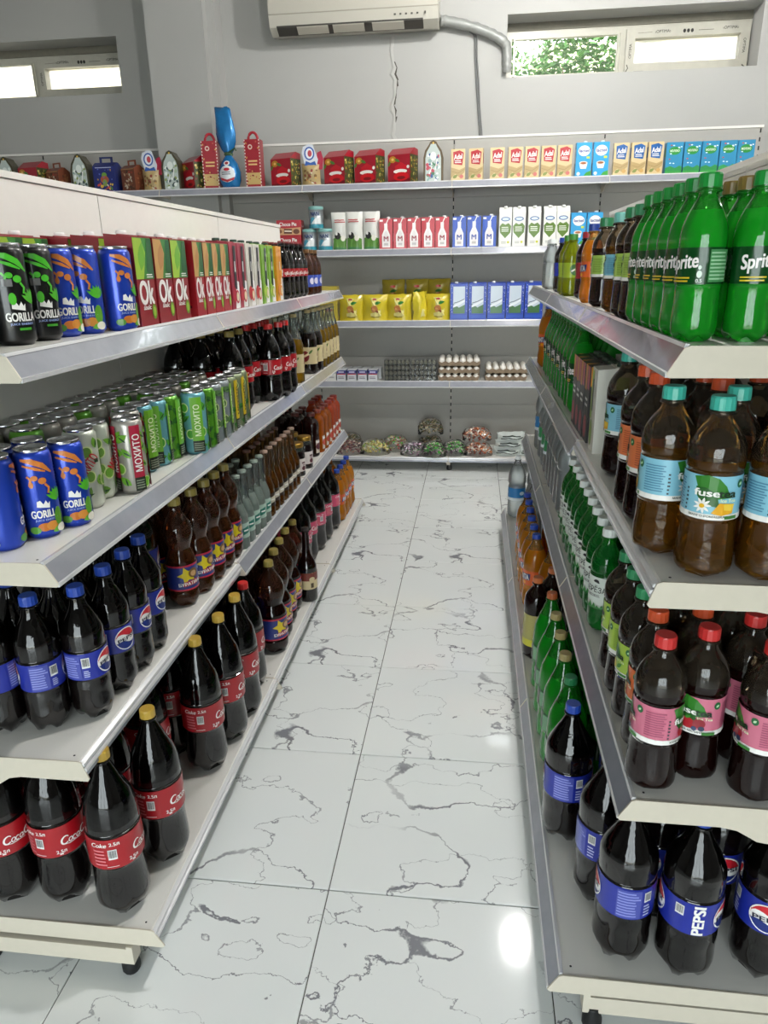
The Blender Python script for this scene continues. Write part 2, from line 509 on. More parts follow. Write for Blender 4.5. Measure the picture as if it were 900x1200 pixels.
po = bpy.data.objects.new('added_entrance_portal', pl_); COL.objects.link(po); po.location = ((DX0 + DX1) / 2, ROOM_Y0 - .15, DZ / 2); po.rotation_euler = (PI / 2, 0, 0)
# back wall with two window openings
WR = (0.165, 1.71, 2.535, 2.885)     # right opening x0 x1 z0 z1
WL = (-4.02, -2.455, 2.555, 2.895)   # left opening
YB = WALL_Y + 0.38
mb = MB()
mb.box(ROOM_X0 - .2, WALL_Y, 0, ROOM_X1 + .2, YB, WR[2])
for a, b_ in ((ROOM_X0 - .2, WL[0]), (WL[1], WR[0]), (WR[1], ROOM_X1 + .2)):
    mb.box(a, WALL_Y, WR[2], b_, YB, CEIL)
mb.box(WL[0], WALL_Y, WR[2], WL[1], YB, WL[2])
mb.box(WL[0], WALL_Y, WL[3], WL[1], YB, CEIL)
mb.box(WR[0], WALL_Y, WR[3], WR[1], YB, CEIL)
WALLB = struct('wall_back', mb, WALL)
# cracked plaster: a ragged raised seam with a dark gap
seam, gap = MB(), MB()
rr = random.Random(5)
PL = []
for k in range(19):
    z = 2.16 + (2.80 - 2.16) * k / 18
    PL.append((-0.566 + .012 * rr.uniform(-1, 1), z, .010 + .022 * rr.random() * (1 - .5 * k / 18), .004 + .010 * rr.random()))
yw = WALL_Y
for k in range(18):
    (x, z, w, d), (x2, z2, w2, d2) = PL[k], PL[k + 1]
    v = [(x - w, yw, z), (x - w * .4, yw - .005, z), (x + d, yw - .004, z), (x + d, yw, z), (x2 - w2, yw, z2), (x2 - w2 * .4, yw - .005, z2), (x2 + d2, yw - .004, z2), (x2 + d2, yw, z2)]
    seam.add(v, [(0, 1, 5, 4), (1, 2, 6, 5), (2, 3, 7, 6)])
    if 3 < k < 14:
        e, e2 = .012 * rr.random() + .002, .012 * rr.random() + .002
        gap.add([(x + d, yw - .002, z), (x + d + e, yw - .002, z), (x2 + d2 + e2, yw - .002, z2), (x2 + d2, yw - .002, z2)], [(0, 1, 2, 3)])
link('plaster_seam', seam.build('plaster_seam', plain('loose_plaster', '#b2b2ae', .9, 0, 0, .5, 90)), WALLB)
link('plaster_gap', gap.build('plaster_gap', plain('raw_plaster', '#4c4943', .95, 0, 0, .6, 120)), WALLB)
# pillar against the back wall, with a narrow pipe chase beside it
mb = MB(); mb.box(-2.155, 5.17, 0, -1.765, WALL_Y, CEIL); mb.box(-1.765, 5.24, 0, -1.71, WALL_Y, CEIL)
struct('pillar', mb, WALL)

def window(n, op, panes):
    """op = opening; panes = list of (x0, x1, sash?)"""
    x0, x1, z0, z1 = op
    ya, yb = WALL_Y + .20, WALL_Y + .265
    mb = MB(); mb.box(x0, ya - .01, z1 - .045, x1, yb + .02, z1)
    link('trim_%d' % n, mb.build('trim', plain('lintel_board', '#7d796d', .8, 0, 0, .4, 30, .15)))['kind'] = 'structure'
    z1 -= .045
    mb = MB(); t = .04
    mb.box(x0, ya, z0, x1, yb, z0 + t); mb.box(x0, ya, z1 - t, x1, yb, z1)
    mb.box(x0, ya, z0 + t, x0 + t, yb, z1 - t); mb.box(x1 - t, ya, z0 + t, x1, yb, z1 - t)
    for p in panes[:-1]:
        mb.box(p[1] - .022, ya, z0 + t, p[1] + .022, yb, z1 - t)
    wn = link('window_%d' % n, mb.build('window_frame', PVC)); wn['kind'] = 'structure'
    glass = see_through('window_pane', '#fbfdfd', '#ffffff', 0.02, 0.02)
    frost = see_through('window_pane_frosted', '#ffffff', '#ffffff', 0.55, 0.3)
    for (p0, p1, sash) in panes:
        q0, q1 = p0 + .03, p1 - .03
        if sash:
            s = MB(); y1, y2 = ya - .03, yb - .01; b = .055
            a0, a1, b0, b1 = p0 + .012, p1 - .012, z0 + .026, z1 - .026
            for rect in ((a0, b0, a1, b0 + b), (a0, b1 - b, a1, b1), (a0, b0 + b, a0 + b, b1 - b), (a1 - b, b0 + b, a1, b1 - b)):
                s.prism([(rect[0], rect[1]), (rect[2], rect[1]), (rect[2], rect[3]), (rect[0], rect[3])], y1, y2, 'y')
            so = link('sash', s.build('sash', PVC), wn)
            h = MB()
            h.box(p0 + .07, y1 - .012, z0 + .012, p0 + .13, y1 + .01, z0 + .035)
            h.box(p1 - .2, y1 - .008, z0 + .016, p1 - .14, y1 + .01, z0 + .032)
            link('hinge', h.build('hinge', plain('hinge_grey', '#7a7770', .5)), so)
            mapf = lambda u, v, li, y1=y1: (u, y1 - .0008 - LAYER * li, v)
            zc = b1 - b / 2
            sh = [Tx('‹OPTIMA›', p0 + (p1 - p0) * .30, zc + .004, .016, '#3c3a36', rot=.02), Tx('‹OPTIMA›', p0 + (p1 - p0) * .83, zc + .006, .016, '#3c3a36'),
                  El(p0 + (p1 - p0) * .47, zc, .009, .011, '#2a2825'), El(p0 + (p1 - p0) * .5, zc, .009, .011, '#2a2825'), El(p0 + (p1 - p0) * .53, zc, .009, .011, '#2a2825'),
                  Tx('OPTIMA', a0 + b / 2, (z0 + z1) / 2, .016, '#3c3a36', rot=PI / 2), Tx('OPTIMA', a1 - b / 2, (z0 + z1) / 2, .016, '#3c3a36', rot=-PI / 2),
                  St([(p0 + .08, zc), (p0 + .17, zc + .002)], .002, '#5a574f'), St([(p0 + (p1 - p0) * .58, zc), (p0 + (p1 - p0) * .7, zc)], .003, '#5a574f')]
            if n == 1:
                sh += [St([(a0 + .008, b0 + .008), (a0 + .02, b0 + .03), (a0 + .012, b0 + .05)], .006, '#4a463c'), St([(a1 - .01, b0 + .006), (a1 - .03, b0 + .02)], .008, '#4a463c')]
            link('film_print', decal('film_print', sh, mapf, 0), so)
            g0, g1, h0, h1 = a0 + b, a1 - b, b0 + b, b1 - b
            mb = MB(); mb.box(g0, yb - .04, h0, g1, yb - .034, h1)
            link('pane', mb.build('pane', frost), so)
        else:
            mb = MB(); mb.box(q0, yb - .035, z0 + .03, q1, yb - .029, z1 - .03)
            link('pane', mb.build('pane', glass if n == 1 else frost), wn)
            mb = MB()
            for (u0, v0, u1, v1) in ((q0, z0 + .036, q1, z0 + .048), (q0, z1 - .048, q1, z1 - .036), (q0, z0 + .048, q0 + .012, z1 - .048), (q1 - .012, z0 + .048, q1, z1 - .048)):
                mb.box(u0, ya - .004, v0, u1, ya + .02, v1)
            link('glazing_bead', mb.build('glazing_bead', PVC), wn)
    return wn
window(1, WR, [(WR[0] + .02, 0.925, False), (0.925, WR[1], True)])
window(2, WL, [(WL[0], -3.165, False), (-3.165, WL[1], True)])

# ------------------------------------------------------------------ outside the windows
mb = MB(); mb.box(-6.5, 9.0, 0, 7.5, 9.3, 3.6); mb.box(-6.5, 8.93, 3.3, 7.5, 9.0, 3.42); mb.box(1.9, 8.95, 0, 2.2, 9.0, 3.6); mb.box(-5.5, 8.94, 0, -5.1, 9.0, 3.6)
nb = link('neighbour_wall', mb.build('neighbour_wall', plain('neighbour_plaster', '#e9dfb8', .9, 0, 0, .2, 8, .08)))
tag(nb, 'pale yellow building wall seen outside through the windows', 'building')
mb = MB(); mb.box(-9, WALL_Y + .39, -.3, 9, 14, -.05); mb.box(-9, -12, -.3, 9, ROOM_Y0 - .2, -.02)
struct('ground', mb, plain('outdoor_ground', '#b8b2a4', .9, 0, 0, .3, 6, .1))
tree = link('leafy_shrub', None, None, (0.75, 6.9, -.05))
tag(tree, 'sunlit green shrub outside the clear pane of the window', 'shrub')
lv = MB(); rr = random.Random(11)
for k in range(7000):
    a, rad = rr.uniform(0, 2 * PI), rr.random() ** .5
    x, y, z = .78 * rad * math.cos(a), .45 * rad * math.sin(a), rr.uniform(2.3, 3.28 - .12 * rad + .12 * math.sin(5 * a) * rad)
    L_, w_ = rr.uniform(.04, .075), rr.uniform(.012, .022)
    d = Vector((rr.uniform(-1, 1), rr.uniform(-1, 1), rr.uniform(-.6, .5))).normalized()
    s_ = d.cross(Vector((rr.uniform(-1, 1), rr.uniform(-1, 1), 1))).normalized() * w_
    p = Vector((x, y, z))
    lv.add([p, p + d * L_ * .5 + s_, p + d * L_, p + d * L_ * .5 - s_], [(0, 1, 2, 3)], 0)
leaf_m = plain('shrub_leaf', '#35661a', .85, 0, 0, .2, 40, .35)
lo = link('foliage', lv.build('foliage', leaf_m), tree); lo['kind'] = 'stuff'
st = MB()
for k in range(7):
    a = k * .9
    st.tube([(0.04 * math.cos(a), .04 * math.sin(a), 0), (.2 * math.cos(a), .14 * math.sin(a), 1.2), (.5 * math.cos(a), .3 * math.sin(a), 2.9)], [.025, .018, .006], 6)
link('stem', st.build('stem', plain('shrub_bark', '#5d4a35', .9, 0, 0, .5, 30)), tree)

# ------------------------------------------------------------------ lamps
bulb_m, _nt2, _b2 = newmat('lamp_bulb_glow')
_b2.inputs['Base Color'].default_value = (1, 1, 1, 1)
_b2.inputs['Emission Color'].default_value = (1.0, 0.985, 0.955, 1)
_b2.inputs['Emission Strength'].default_value = BULB_POWER
bm_ = MB(); bm_.lathe(catmull([(0, .02), (.012, .05), (.05, .082), (.10, .08), (.15, .055), (.175, .035)], 3), 16)
bm_.v = [(x * .66, y * .66, .175 + (z - .175) * .66) for x, y, z in bm_.v]
BULB = bm_.build('bulb', bulb_m)
sk = MB(); sk.lathe([(.17, .036), (.19, .042), (.24, .042), (.25, .02)], 16)
SOCK = sk.build('socket', WHITE_CAP)
cd = MB(); cd.lathe([(.25, .004), (.32, .004)], 8); cd.lathe([(.32, .045), (.345, .04), (.35, .02)], 16)
CORD = cd.build('cord', WHITE_CAP)
for k, (x, y, where) in enumerate(BULBS):
    o = link('ceiling_lamp', None, None, (x, y, CEIL - .35))
    tag(o, 'white globe bulb lamp on the ceiling ' + where, 'lamp', 'ceiling bulbs')
    link('bulb', BULB, o); link('socket', SOCK, o); link('cord', CORD, o)

# ------------------------------------------------------------------ shelving
ZL = (0.129, 0.533, 0.933, 1.277)      # shelf tops, left unit
ZR = (0.129, 0.5417, 0.9417, 1.2875)   # shelf tops, right unit
YL = (1.029, 1.977, 2.926, 3.875)      # bay joints, left
YR = (1.021, 1.936, 2.851, 3.767)      # bay joints, right
XB = (-2.105, -1.133, -0.161, 0.811, 1.783)  # bay joints of the wall unit
XB = (-4.05, -3.078) + XB
ZB = (0.108, 0.629, 1.0375, 1.496, 1.896)
def shelf_meshes(depth, pitch, holder, first=True, last=True, drop=.04, base=False):
    """Local frame: front is +X, the tray's front top edge is x=0, bays run along +Y, shelf top z=0."""
    g = .0015
    tray = MB()
    tray.prism([(-depth, 0), (-.004, 0), (0, -.003), (0, -.026), (-.012, -.026), (-.012, -.006), (-depth, -.006)], g, pitch - g, 'y')
    rail = MB()
    sl = .023
    if holder:
        rail.prism([(.0005, .002), (sl, -.036), (sl - .003, -.038), (-.0005, -.001)], g, pitch - g, 'y', 0)
        rail.prism([(-.004, .004), (.002, .0045), (.004, -.001), (.0005, -.002)], g, pitch - g, 'y', 1)
        rail.prism([(sl - .003, -.033), (sl + .002, -.034), (sl + .001, -.041), (sl - .006, -.041)], g, pitch - g, 'y', 1)
    else:
        rail.prism([(.0005, .0), (.008, -.004), (.009, -.009), (.0005, -.008)], g, pitch - g, 'y', 1)
        rail.prism([(.006, -.012), (.012, -.014), (.012, -.02), (.006, -.019)], g, pitch - g, 'y', 1)
        rail.prism([(.0005, -.008), (.007, -.009), (.007, -.034), (.0005, -.034)], g, pitch - g, 'y', 0)
    br = MB()
    if base:
        poly = [(-depth, .0), (-.004, .002), (.004, -.001), (sl + .001, -.036), (sl - .004, -.041), (-depth, -.041)]
    else:
        sl = .023 if holder else .014
        poly = [(-depth, .0), (-.004, .002), (.004, -.001), (sl + .001, -.036), (sl - .003, -.041), (-depth * .42, -.041), (-depth * .5, -.046), (-depth * .6, -.066), (-depth * .68, -.07), (-depth, -.07)]
    br.prism(poly, -.003, 0, 'y')
    rv = MB()
    rv.lathe([(0, .0028), (.001, .002)], 8)
    return (tray.build('tray', SHELF), rail.build('price_rail', [RAIL, RAIL_LIP]), br.build('end_bracket', SHELF_END))
def hole_mesh():
    mb = MB(); mb.lathe([(0.0002, .0022), (.0005, .0022)], 8)
    return mb.build('rivet_hole', SLOT)
HOLE = hole_mesh()
def unit(name, label, loc, rz, joints, tiers, depth_base, depth_up, x_up, panel_x, top_z, panel_h, holders, slots=False, panel_mat=None):
    """tiers: shelf heights. Local +X = front, local Y along the run starting at joints[0]; origin at the base front edge of the first bay."""
    root = link(name, None, None, loc, rz)
    tag(root, label, 'shelving')
    pitch = joints[1] - joints[0]
    n = len(joints) - 1
    cache = {}
    for ti, z in enumerate(tiers):
        base = ti == 0
        dep = depth_base if base else depth_up
        x = 0 if base else x_up
        for k in range(n):
            hold = holders(ti, k)
            key = (base, hold)
            if key not in cache: cache[key] = shelf_meshes(dep, pitch, hold, base=base)
            tr, rl, br = cache[key]
            y = joints[k] - joints[0]
            so = link('shelf', tr, root, (x, y, z))
            link('price_rail', rl, so)
            link('end_bracket', br, so, (0, .003 if k == 0 else .0, 0))
            if k == n - 1:
                link('end_bracket', br, so, (0, pitch + .003, 0))
            for yy in (.02, pitch - .02):
                link('rivet_hole', HOLE, so, (-.02, yy, 0))
    # back panels
    zs = []
    z = .06
    while z < top_z - .01:
        zs.append((z, min(z + panel_h, top_z) - .002)); z += panel_h
    for k in range(n):
        for (z0, z1) in zs:
            key = ('p', round(z1 - z0, 3))
            if key not in cache:
                mb = MB(); mb.box(0, .002, 0, -.012, pitch - .002, z1 - z0); mb.box(.0015, .002, 0, 0, pitch - .002, .012)
                cache[key] = mb.build('back_panel', panel_mat or PANEL)
            link('back_panel', cache[key], root, (panel_x, joints[k] - joints[0], z0))
    up = MB(); up.box(-.013, -.016, 0, -.06, .016, top_z + .004)
    UP = up.build('upright', SHELF_END)
    if slots:
        sl = MB()
        zz = .15
        while zz < top_z - .02:
            sl.box(.0005, -.004, zz, .0022, .004, zz + .024); zz += .05
        SL = sl.build('slot_row', SLOT)
    tp = MB(); tp.box(.004, .0, 0, -.02, pitch, .014)
    TP = tp.build('top_trim', SHELF)
    ft = MB(); ft.lathe([(0, .016), (.006, .019), (.02, .019), (.045, .012), (.05, .012)], 14)
    FT = ft.build('foot', BLACK)
    kk = MB(); kk.box(-.045, -.018, .040, -depth_base + .004, .012, .080); kk.box(-.045, -.018, .080, -.058, .012, .086)
    KK = kk.build('base_leg', SHELF_END)
    for k in range(n + 1):
        y = joints[min(k, n)] - joints[0]
        yi = y + (.012 if k == 0 else (-.012 if k == n else 0))
        u = link('upright', UP, root, (panel_x, yi + (.004 if k == 0 else (-.004 if k == n else 0)), 0))
        if slots:
            s_ = link('slot_row', SL, u, (0, 0, 0)); s_['kind'] = 'stuff'
        lg = link('base_leg', KK, root, (0, yi, 0))
        link('foot', FT, lg, (-.066, .004, 0)); link('foot', FT, lg, (-depth_base + .005, .004, 0))
        if k < n:
            link('top_trim', TP, root, (panel_x, y, top_z))
    return root
XLB, XLU, XLP = -0.622, -0.711, -1.008     # left unit: base front, upper front, panel
XRB, XRU, XRP = 0.190, 0.284, 0.625
unit('gondola_shelving', 'white shelving unit holding cans, cartons and cola beside the aisle', (XLB, YL[0], 0), 0, YL, ZL, XLB - XLP, XLU - XLP, XLU - XLB, XLP - XLB, 1.59, .383,
     lambda t, k: not ((t == 1 and k == 0) or t == 0))
# the right unit faces -X: turned by 180 degrees, so its run starts at the far end
unit('gondola_shelving', 'white shelving unit holding green soda and iced tea beside the aisle', (XRB, YR[3], 0), PI, YR, ZR, XRP - XRB, XRP - XRU, -(XRU - XRB), -(XRP - XRB), 1.603, .383,
     lambda t, k: not (t == 2 and k == 2))
# wall unit faces -Y: turned by -90 degrees; its local Y runs along world +X
PANEL_Y, BACK_FRONT, BACK_UP = 5.318, 4.925, 5.005
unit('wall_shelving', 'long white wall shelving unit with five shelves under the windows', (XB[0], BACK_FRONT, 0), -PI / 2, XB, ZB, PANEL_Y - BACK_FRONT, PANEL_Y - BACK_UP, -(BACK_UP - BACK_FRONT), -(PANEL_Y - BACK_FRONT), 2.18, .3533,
     lambda t, k: t > 0, slots=True, panel_mat=PANEL_SHADED)

# ------------------------------------------------------------------ air conditioner, pipe and cable
AC = link('air_conditioner', None, None, (-.80, WALL_Y - .004, 2.80))
tag(AC, 'white split air conditioner mounted high on the back wall', 'air conditioner')
ACW = plain('ac_plastic', '#b4b1a6', .4, 0, 0, .03, 20)
mb = MB()
mb.prism([(0, .02), (-.12, .0), (-.185, .035), (-.205, .10), (-.20, .27), (-.16, .30), (0, .30)], -.535, .535, 'x')
link('body', mb.build('body', ACW), AC)
mb = MB(); mb.prism([(-.130, -.001), (-.188, .033), (-.1905, .042), (-.128, .010)], -.49, .44, 'x')
sl = link('air_outlet', mb.build('air_outlet', plain('ac_slot', '#3a3833', .6)), AC)
for x0 in (-.36, -.13, .12):
    mb = MB(); mb.prism([(-.140, .0), (-.186, .028), (-.189, .033), (-.143, .005)], x0, x0 + .20, 'x')
    link('louver', mb.build('louver', plain('ac_louver', '#a8a498', .5)), sl)
mb = MB(); mb.prism([(-.2045, .098), (-.2065, .10), (-.2065, .104), (-.2045, .104)], -.535, .535, 'x')
link('panel_seam', mb.build('panel_seam', plain('ac_seam', '#9b988c', .6)), AC)
mb = MB()
for k in range(5): mb.box(.26 + .035 * k, -.2035, .062, .272 + .035 * k, -.198, .070)
mb.box(.45, -.2035, .06, .458, -.198, .074)
link('indicator', mb.build('indicator', plain('ac_mark', '#4d4b46', .5)), AC)
pipe = MB()
pts = catmull([(-.258, WALL_Y - .066, 2.855), (-.20, WALL_Y - .055, 2.85), (-.05, WALL_Y - .045, 2.815), (.06, WALL_Y - .04, 2.775), (.135, WALL_Y - .035, 2.735), (.165, WALL_Y - .03, 2.69), (.170, WALL_Y - .03, 2.60), (.17, WALL_Y - .025, 2.56)], 6)
pipe.tube(pts, [.030 + .0025 * math.sin(k * 2.1) + .0015 * math.sin(k * 5) for k in range(len(pts))], 10)
tag(link('insulated_pipe', pipe.build('insulated_pipe', plain('pipe_tape', '#8d8f8c', .45, .1, .2, .6, 40, .15))), 'grey taped pipe running from air conditioner to the window', 'pipe')
cb = MB()
for dx in (0, .012):
    pts = catmull([(-.075 + dx, WALL_Y - .02, 2.80), (-.043 + dx, WALL_Y - .012, 2.77), (-.035 + dx, WALL_Y - .009, 2.65), (-.022 + dx * 1.2, WALL_Y - .009, 2.5), (-.008 + dx * .8, WALL_Y - .009, 2.36), (.008 + dx, WALL_Y - .009, 2.2), (.01 + dx, WALL_Y - .009, 2.05)], 5)
    cb.tube(pts, .0055, 8)
tag(link('power_cable', cb.build('power_cable', plain('cable_grey', '#6c6d6c', .5))), 'grey double cable hanging down the wall from the pipe', 'cable')

# ------------------------------------------------------------------ product builders: each returns a list of (part, mesh, parent part)
def prof_r(prof):
    def f(z):
        for (z0, r0), (z1, r1) in zip(prof, prof[1:]):
            if z0 <= z <= z1 and z1 > z0:
                return r0 + (r1 - r0) * (z - z0) / (z1 - z0)
        return prof[-1][1]
    return f
def capm(col):
    return plain('cap_' + col.strip('#'), col, .38, 0, .1)
def cap_mesh(r, z0, h, col, seg=28):
    mb = MB()
    mod = lambda rr, zz, a, k: (rr * (1 - .035 * (int(round(a / (2 * PI) * seg)) % 2)) if k < 3 else rr, zz)
    mb.lathe([(z0, r), (z0 + h * .3, r), (z0 + h * .86, r * .985), (z0 + h, r * .9)], seg, mod=mod, smooth=False)
    return mb.build('cap', capm(col))
def bottle(ctrl, cap, liquid, top, level, label=None, prints=None, petal=0.0, seg=22, n=3, lab_mat=None, square=0.0, cap_ring=None, extra=None):
    """ctrl: (z, r) up to the neck finish; cap: (radius, height, colour); level: liquid height; label: (z0, z1, colour)."""
    prof = catmull(ctrl, n)
    prof = [(max(prof[k][0], prof[k - 1][0] if k else -1), p[1]) for k, p in enumerate(prof)]
    zt = ctrl[-1][0]
    rmax = max(p[1] for p in prof)
    def mod(r, z, a, k):
        if petal and z < petal * 2.2:
            t = max(0, 1 - z / (petal * 2.2))
            c = .5 + .5 * math.cos(5 * a)
            return (r * (1 - .16 * t * (1 - c)), z + petal * t * (1 - c) * 1.15)
        if square and r > rmax * .6:
            c, s = abs(math.cos(a)), abs(math.sin(a))
            return (r * (1 + square * ((1 / max(c, s)) - 1)), z)
        return (r, z)
    mb = MB()
    mb.lathe(prof, seg, 0, mod=mod, close1=True)
    ring = [(prof[k][0] + prof[k + 1][0]) / 2 for k in range(len(prof) - 1)]
    for k in range(len(prof) - 1):
        if ring[k] > level:
            for j in range(seg): mb.i[k * seg + j] = 1
    mb.i[-1] = 1
    parts = [('body', mb.build('body', [liquid, top]), None)]
    if cap:
        cr, ch, cc = cap
        parts.append(('cap', cap_mesh(cr, zt - ch * .55, ch, cc), None))
        if cap_ring is not False:
            mr = MB(); mr.lathe([(zt - ch * .55 - .006, cr * 1.0), (zt - ch * .55 - .005, cr * 1.12), (zt - ch * .55 - .0025, cr * 1.12), (zt - ch * .55 - .0015, cr)], seg)
            parts.append(('neck_ring', mr.build('neck_ring', top), None))
    rf = prof_r(prof)
    if label:
        z0, z1, lc = label[:3]
        lb = MB()
        nz = 5 if abs(rf(z0) - rf(z1)) + abs(rf((z0 + z1) / 2) - rf(z0)) > .0006 else 2
        lb.lathe([(z0 + (z1 - z0) * k / (nz - 1), rf(z0 + (z1 - z0) * k / (nz - 1)) + .0006) for k in range(nz)], 30, close0=False, close1=False)
        parts.append(('label', lb.build('label', lab_mat or plain('label_' + lc.strip('#'), lc, .35, 0, .2)), None))
    if prints:
        parts.append(('label_print', decal('label_print', prints, cyl(lambda z: rf(z) + .0006)), 'label' if label else 'body'))
    for e in (extra or []): parts.append(e)
    return parts
def deg(r, d): return r * math.radians(d)
K, WH = '#141414', '#f2f0ec'
def swirl(cu, cv, w, col):
    """Flowing script wordmark drawn as pen strokes."""
    s = w / 10.0
    def C(x, y, r, a0=60, a1=320, ry=1.25):
        return [(cu + (x + r * math.cos(math.radians(a)) + .25 * r * math.sin(math.radians(a))) * s, cv + (y + ry * r * math.sin(math.radians(a))) * s) for a in range(a0, a1 + 1, 20)]
    out = []
    out.append(St(C(-3.7, .35, 1.25, 40, 330), [.3 * s + .35 * s * abs(math.sin(k * .2)) for k in range(len(C(-3.7, .35, 1.25, 40, 330)))], col))
    out.append(St(C(-1.95, -.25, .62, 0, 360), .36 * s, col))
    out.append(St(C(-.55, -.25, .62, 45, 320), .36 * s, col))
    out.append(St(C(.85, -.25, .6, 0, 360), .34 * s, col))
    out.append(St([(cu + 1.55 * s, cv + .5 * s), (cu + 1.35 * s, cv - .9 * s), (cu + 1.9 * s, cv - .8 * s)], .34 * s, col))
    out.append(St([(cu + 1.95 * s, cv + .05 * s), (cu + 2.4 * s, cv + .1 * s)], .25 * s, col))
    out.append(St(C(3.4, .35, 1.1, 40, 330), .5 * s, col))
    out.append(St(C(4.85, -.25, .58, 0, 360), .34 * s, col))
    out.append(St([(cu + 5.9 * s, cv + 1.9 * s), (cu + 5.4 * s, cv - .9 * s)], .32 * s, col))
    out.append(St(C(6.4, -.25, .55, 0, 360), .34 * s, col))
    out.append(St([(cu + 7.05 * s, cv + .4 * s), (cu + 6.9 * s, cv - .9 * s), (cu + 7.3 * s, cv - .8 * s)], .3 * s, col))
    out.append(St([(cu - 4.2 * s, cv - 1.25 * s), (cu - 2.5 * s, cv - 1.55 * s), (cu - .2 * s, cv - 1.35 * s), (cu + 2.2 * s, cv - 1.65 * s)], [.1 * s, .3 * s, .3 * s, .08 * s], col))
    return out
PROD = {}
# --- cola, 2.5 litres, gold cap, red label
def cola(h, rr, z0, z1, cap, lvl=.60, small=False, red='#a3121d', petal=.016, vol='2.5л'):
    k = h / .372
    r = rr
    ct = [(0, r * .62), (.008 * k, r * .80), (.03 * k, r * .985), (.055 * k, r), (.085 * k, r * .965), (.112 * k, r * .945), (z0 - .002, r * .99), (z0 + .002, r), (z1 - .002, r), (z1 + .002, r), (z1 + .03 * k, r * .975),
          (z1 + .065 * k, r * .86), (h * .80, r * .62), (h * .875, r * .40), (h * .925, .0145), (h * .955, .0135), (h * .975, .0135)]
    zc = (z0 + z1) / 2; lh = z1 - z0
    pr = [swirl(deg(r, 4), zc - .002, .058 * rr / .054, WH), Bar(deg(r, -72), zc, .017, .024), Tx('Coke', deg(r, -98), z1 - .012, .010, WH, bold=.03, shear=.3), Tx(vol, deg(r, -66), z1 - .011, .008, WH, bold=.04),
          Lines(deg(r, -112), z0 + .008, deg(r, -84), z1 - .022, 5, '#d7737a'), Tx(vol, deg(r, -30), z0 + .012, .008, WH, bold=.04), Rc(deg(r, -34), z0 + .004, deg(r, -27), z0 + .007, WH),
          Rc(deg(r, -86), z0 + .006, deg(r, -62), z0 + .0072, WH), Bar(deg(r, 150), zc, .017, .024)]
    return bottle(ct, cap, COLA, COLA_TOP, h * lvl, (z0, z1, red), pr, petal)
PROD['cola_large'] = cola(.385, .054, .138, .210, (.0165, .019, '#b9973a'))
PROD['cola_large_red'] = cola(.355, .052, .130, .198, (.0165, .019, '#c8201f'), vol='2л')
PROD['cola_litre'] = cola(.272, .040, .098, .150, (.0160, .018, '#c8201f'), .62, petal=.012, vol='1л')
PROD['cola_litre_gold'] = cola(.272, .040, .098, .150, (.0160, .018, '#8d7a35'), .62, petal=.012, vol='1л')
PROD['cola_small'] = cola(.215, .030, .085, .115, (.0135, .014, '#7a1a1a'), .62, petal=.006, vol='0.5')
PROD['cola_pink'] = cola(.335, .050, .130, .190, (.0165, .019, '#1a1a1a'), .66, red='#c9476a', vol='2л')
# --- cola with blue label and a round emblem
def emblem(cu, cv, r):
    up = [(cu + r * math.cos(a), cv + r * math.sin(a)) for a in [math.radians(d) for d in range(12, 181, 14)]]
    dn = [(cu + r * math.cos(a), cv + r * math.sin(a)) for a in [math.radians(d) for d in range(192, 361, 14)]]
    wave = lambda off: [(cu - r + 2 * r * t / 8, cv + off + r * .16 * math.sin(t / 8 * 2 * PI)) for t in range(9)]
    return [El(cu, cv, r * 1.10, r * 1.10, WH, 24), Po(up + wave(r * .34), '#c8202c'), Po(dn + wave(-r * .34)[::-1], '#142a78'), Tx('PEPSI', cu, cv, r * .36, '#10142c', w=r * 1.7, bold=.035, rot=.12)]
def pepsi(h, r, z0, z1, petal, ridges=True):
    k = h / .285
    ct = [(0, r * .62), (.006 * k, r * .82), (.025 * k, r * .98), (.04 * k, r), (.06 * k, r * .985), (.08 * k, r), (z0 - .002, r * .985), (z0 + .002, r), (z1 - .002, r), (z1 + .002, r * .99), (z1 + .018 * k, r), (z1 + .04 * k, r * .97), (h * .78, r * .72), (h * .86, r * .44), (h * .92, .0145), (h * .95, .0135), (h * .975, .0135)]
    zc = (z0 + z1) / 2
    pr = [emblem(deg(r, 0), zc, (z1 - z0) * .40), Rc(deg(r, -128), z0 + .003, deg(r, -80), z1 - .003, '#454ea4'), Lines(deg(r, -126), z0 + .006, deg(r, -82), z1 - .006, 9, '#8d94d8', 5), Bar(deg(r, -66), z1 - .020, .015, .022),
          Lines(deg(r, -74), z0 + .006, deg(r, -58), z1 - .036, 4, '#b8bde8', 9), Tx('PEPSI', deg(r, 102), zc, (z1 - z0) * .27, WH, w=(z1 - z0) * .9, rot=PI / 2, bold=.07), Bar(deg(r, 66), z1 - .020, .015, .022),
          emblem(deg(r, 165), zc, (z1 - z0) * .40)]
    return bottle(ct, (.0165, .019, '#1b3f9c'), COLA, COLA_TOP, h * .70, (z0, z1, '#1a2a94'), pr, petal)
PROD['pepsi_litre'] = pepsi(.285, .041, .098, .156, .012)
PROD['pepsi_large'] = pepsi(.350, .053, .125, .195, .016)
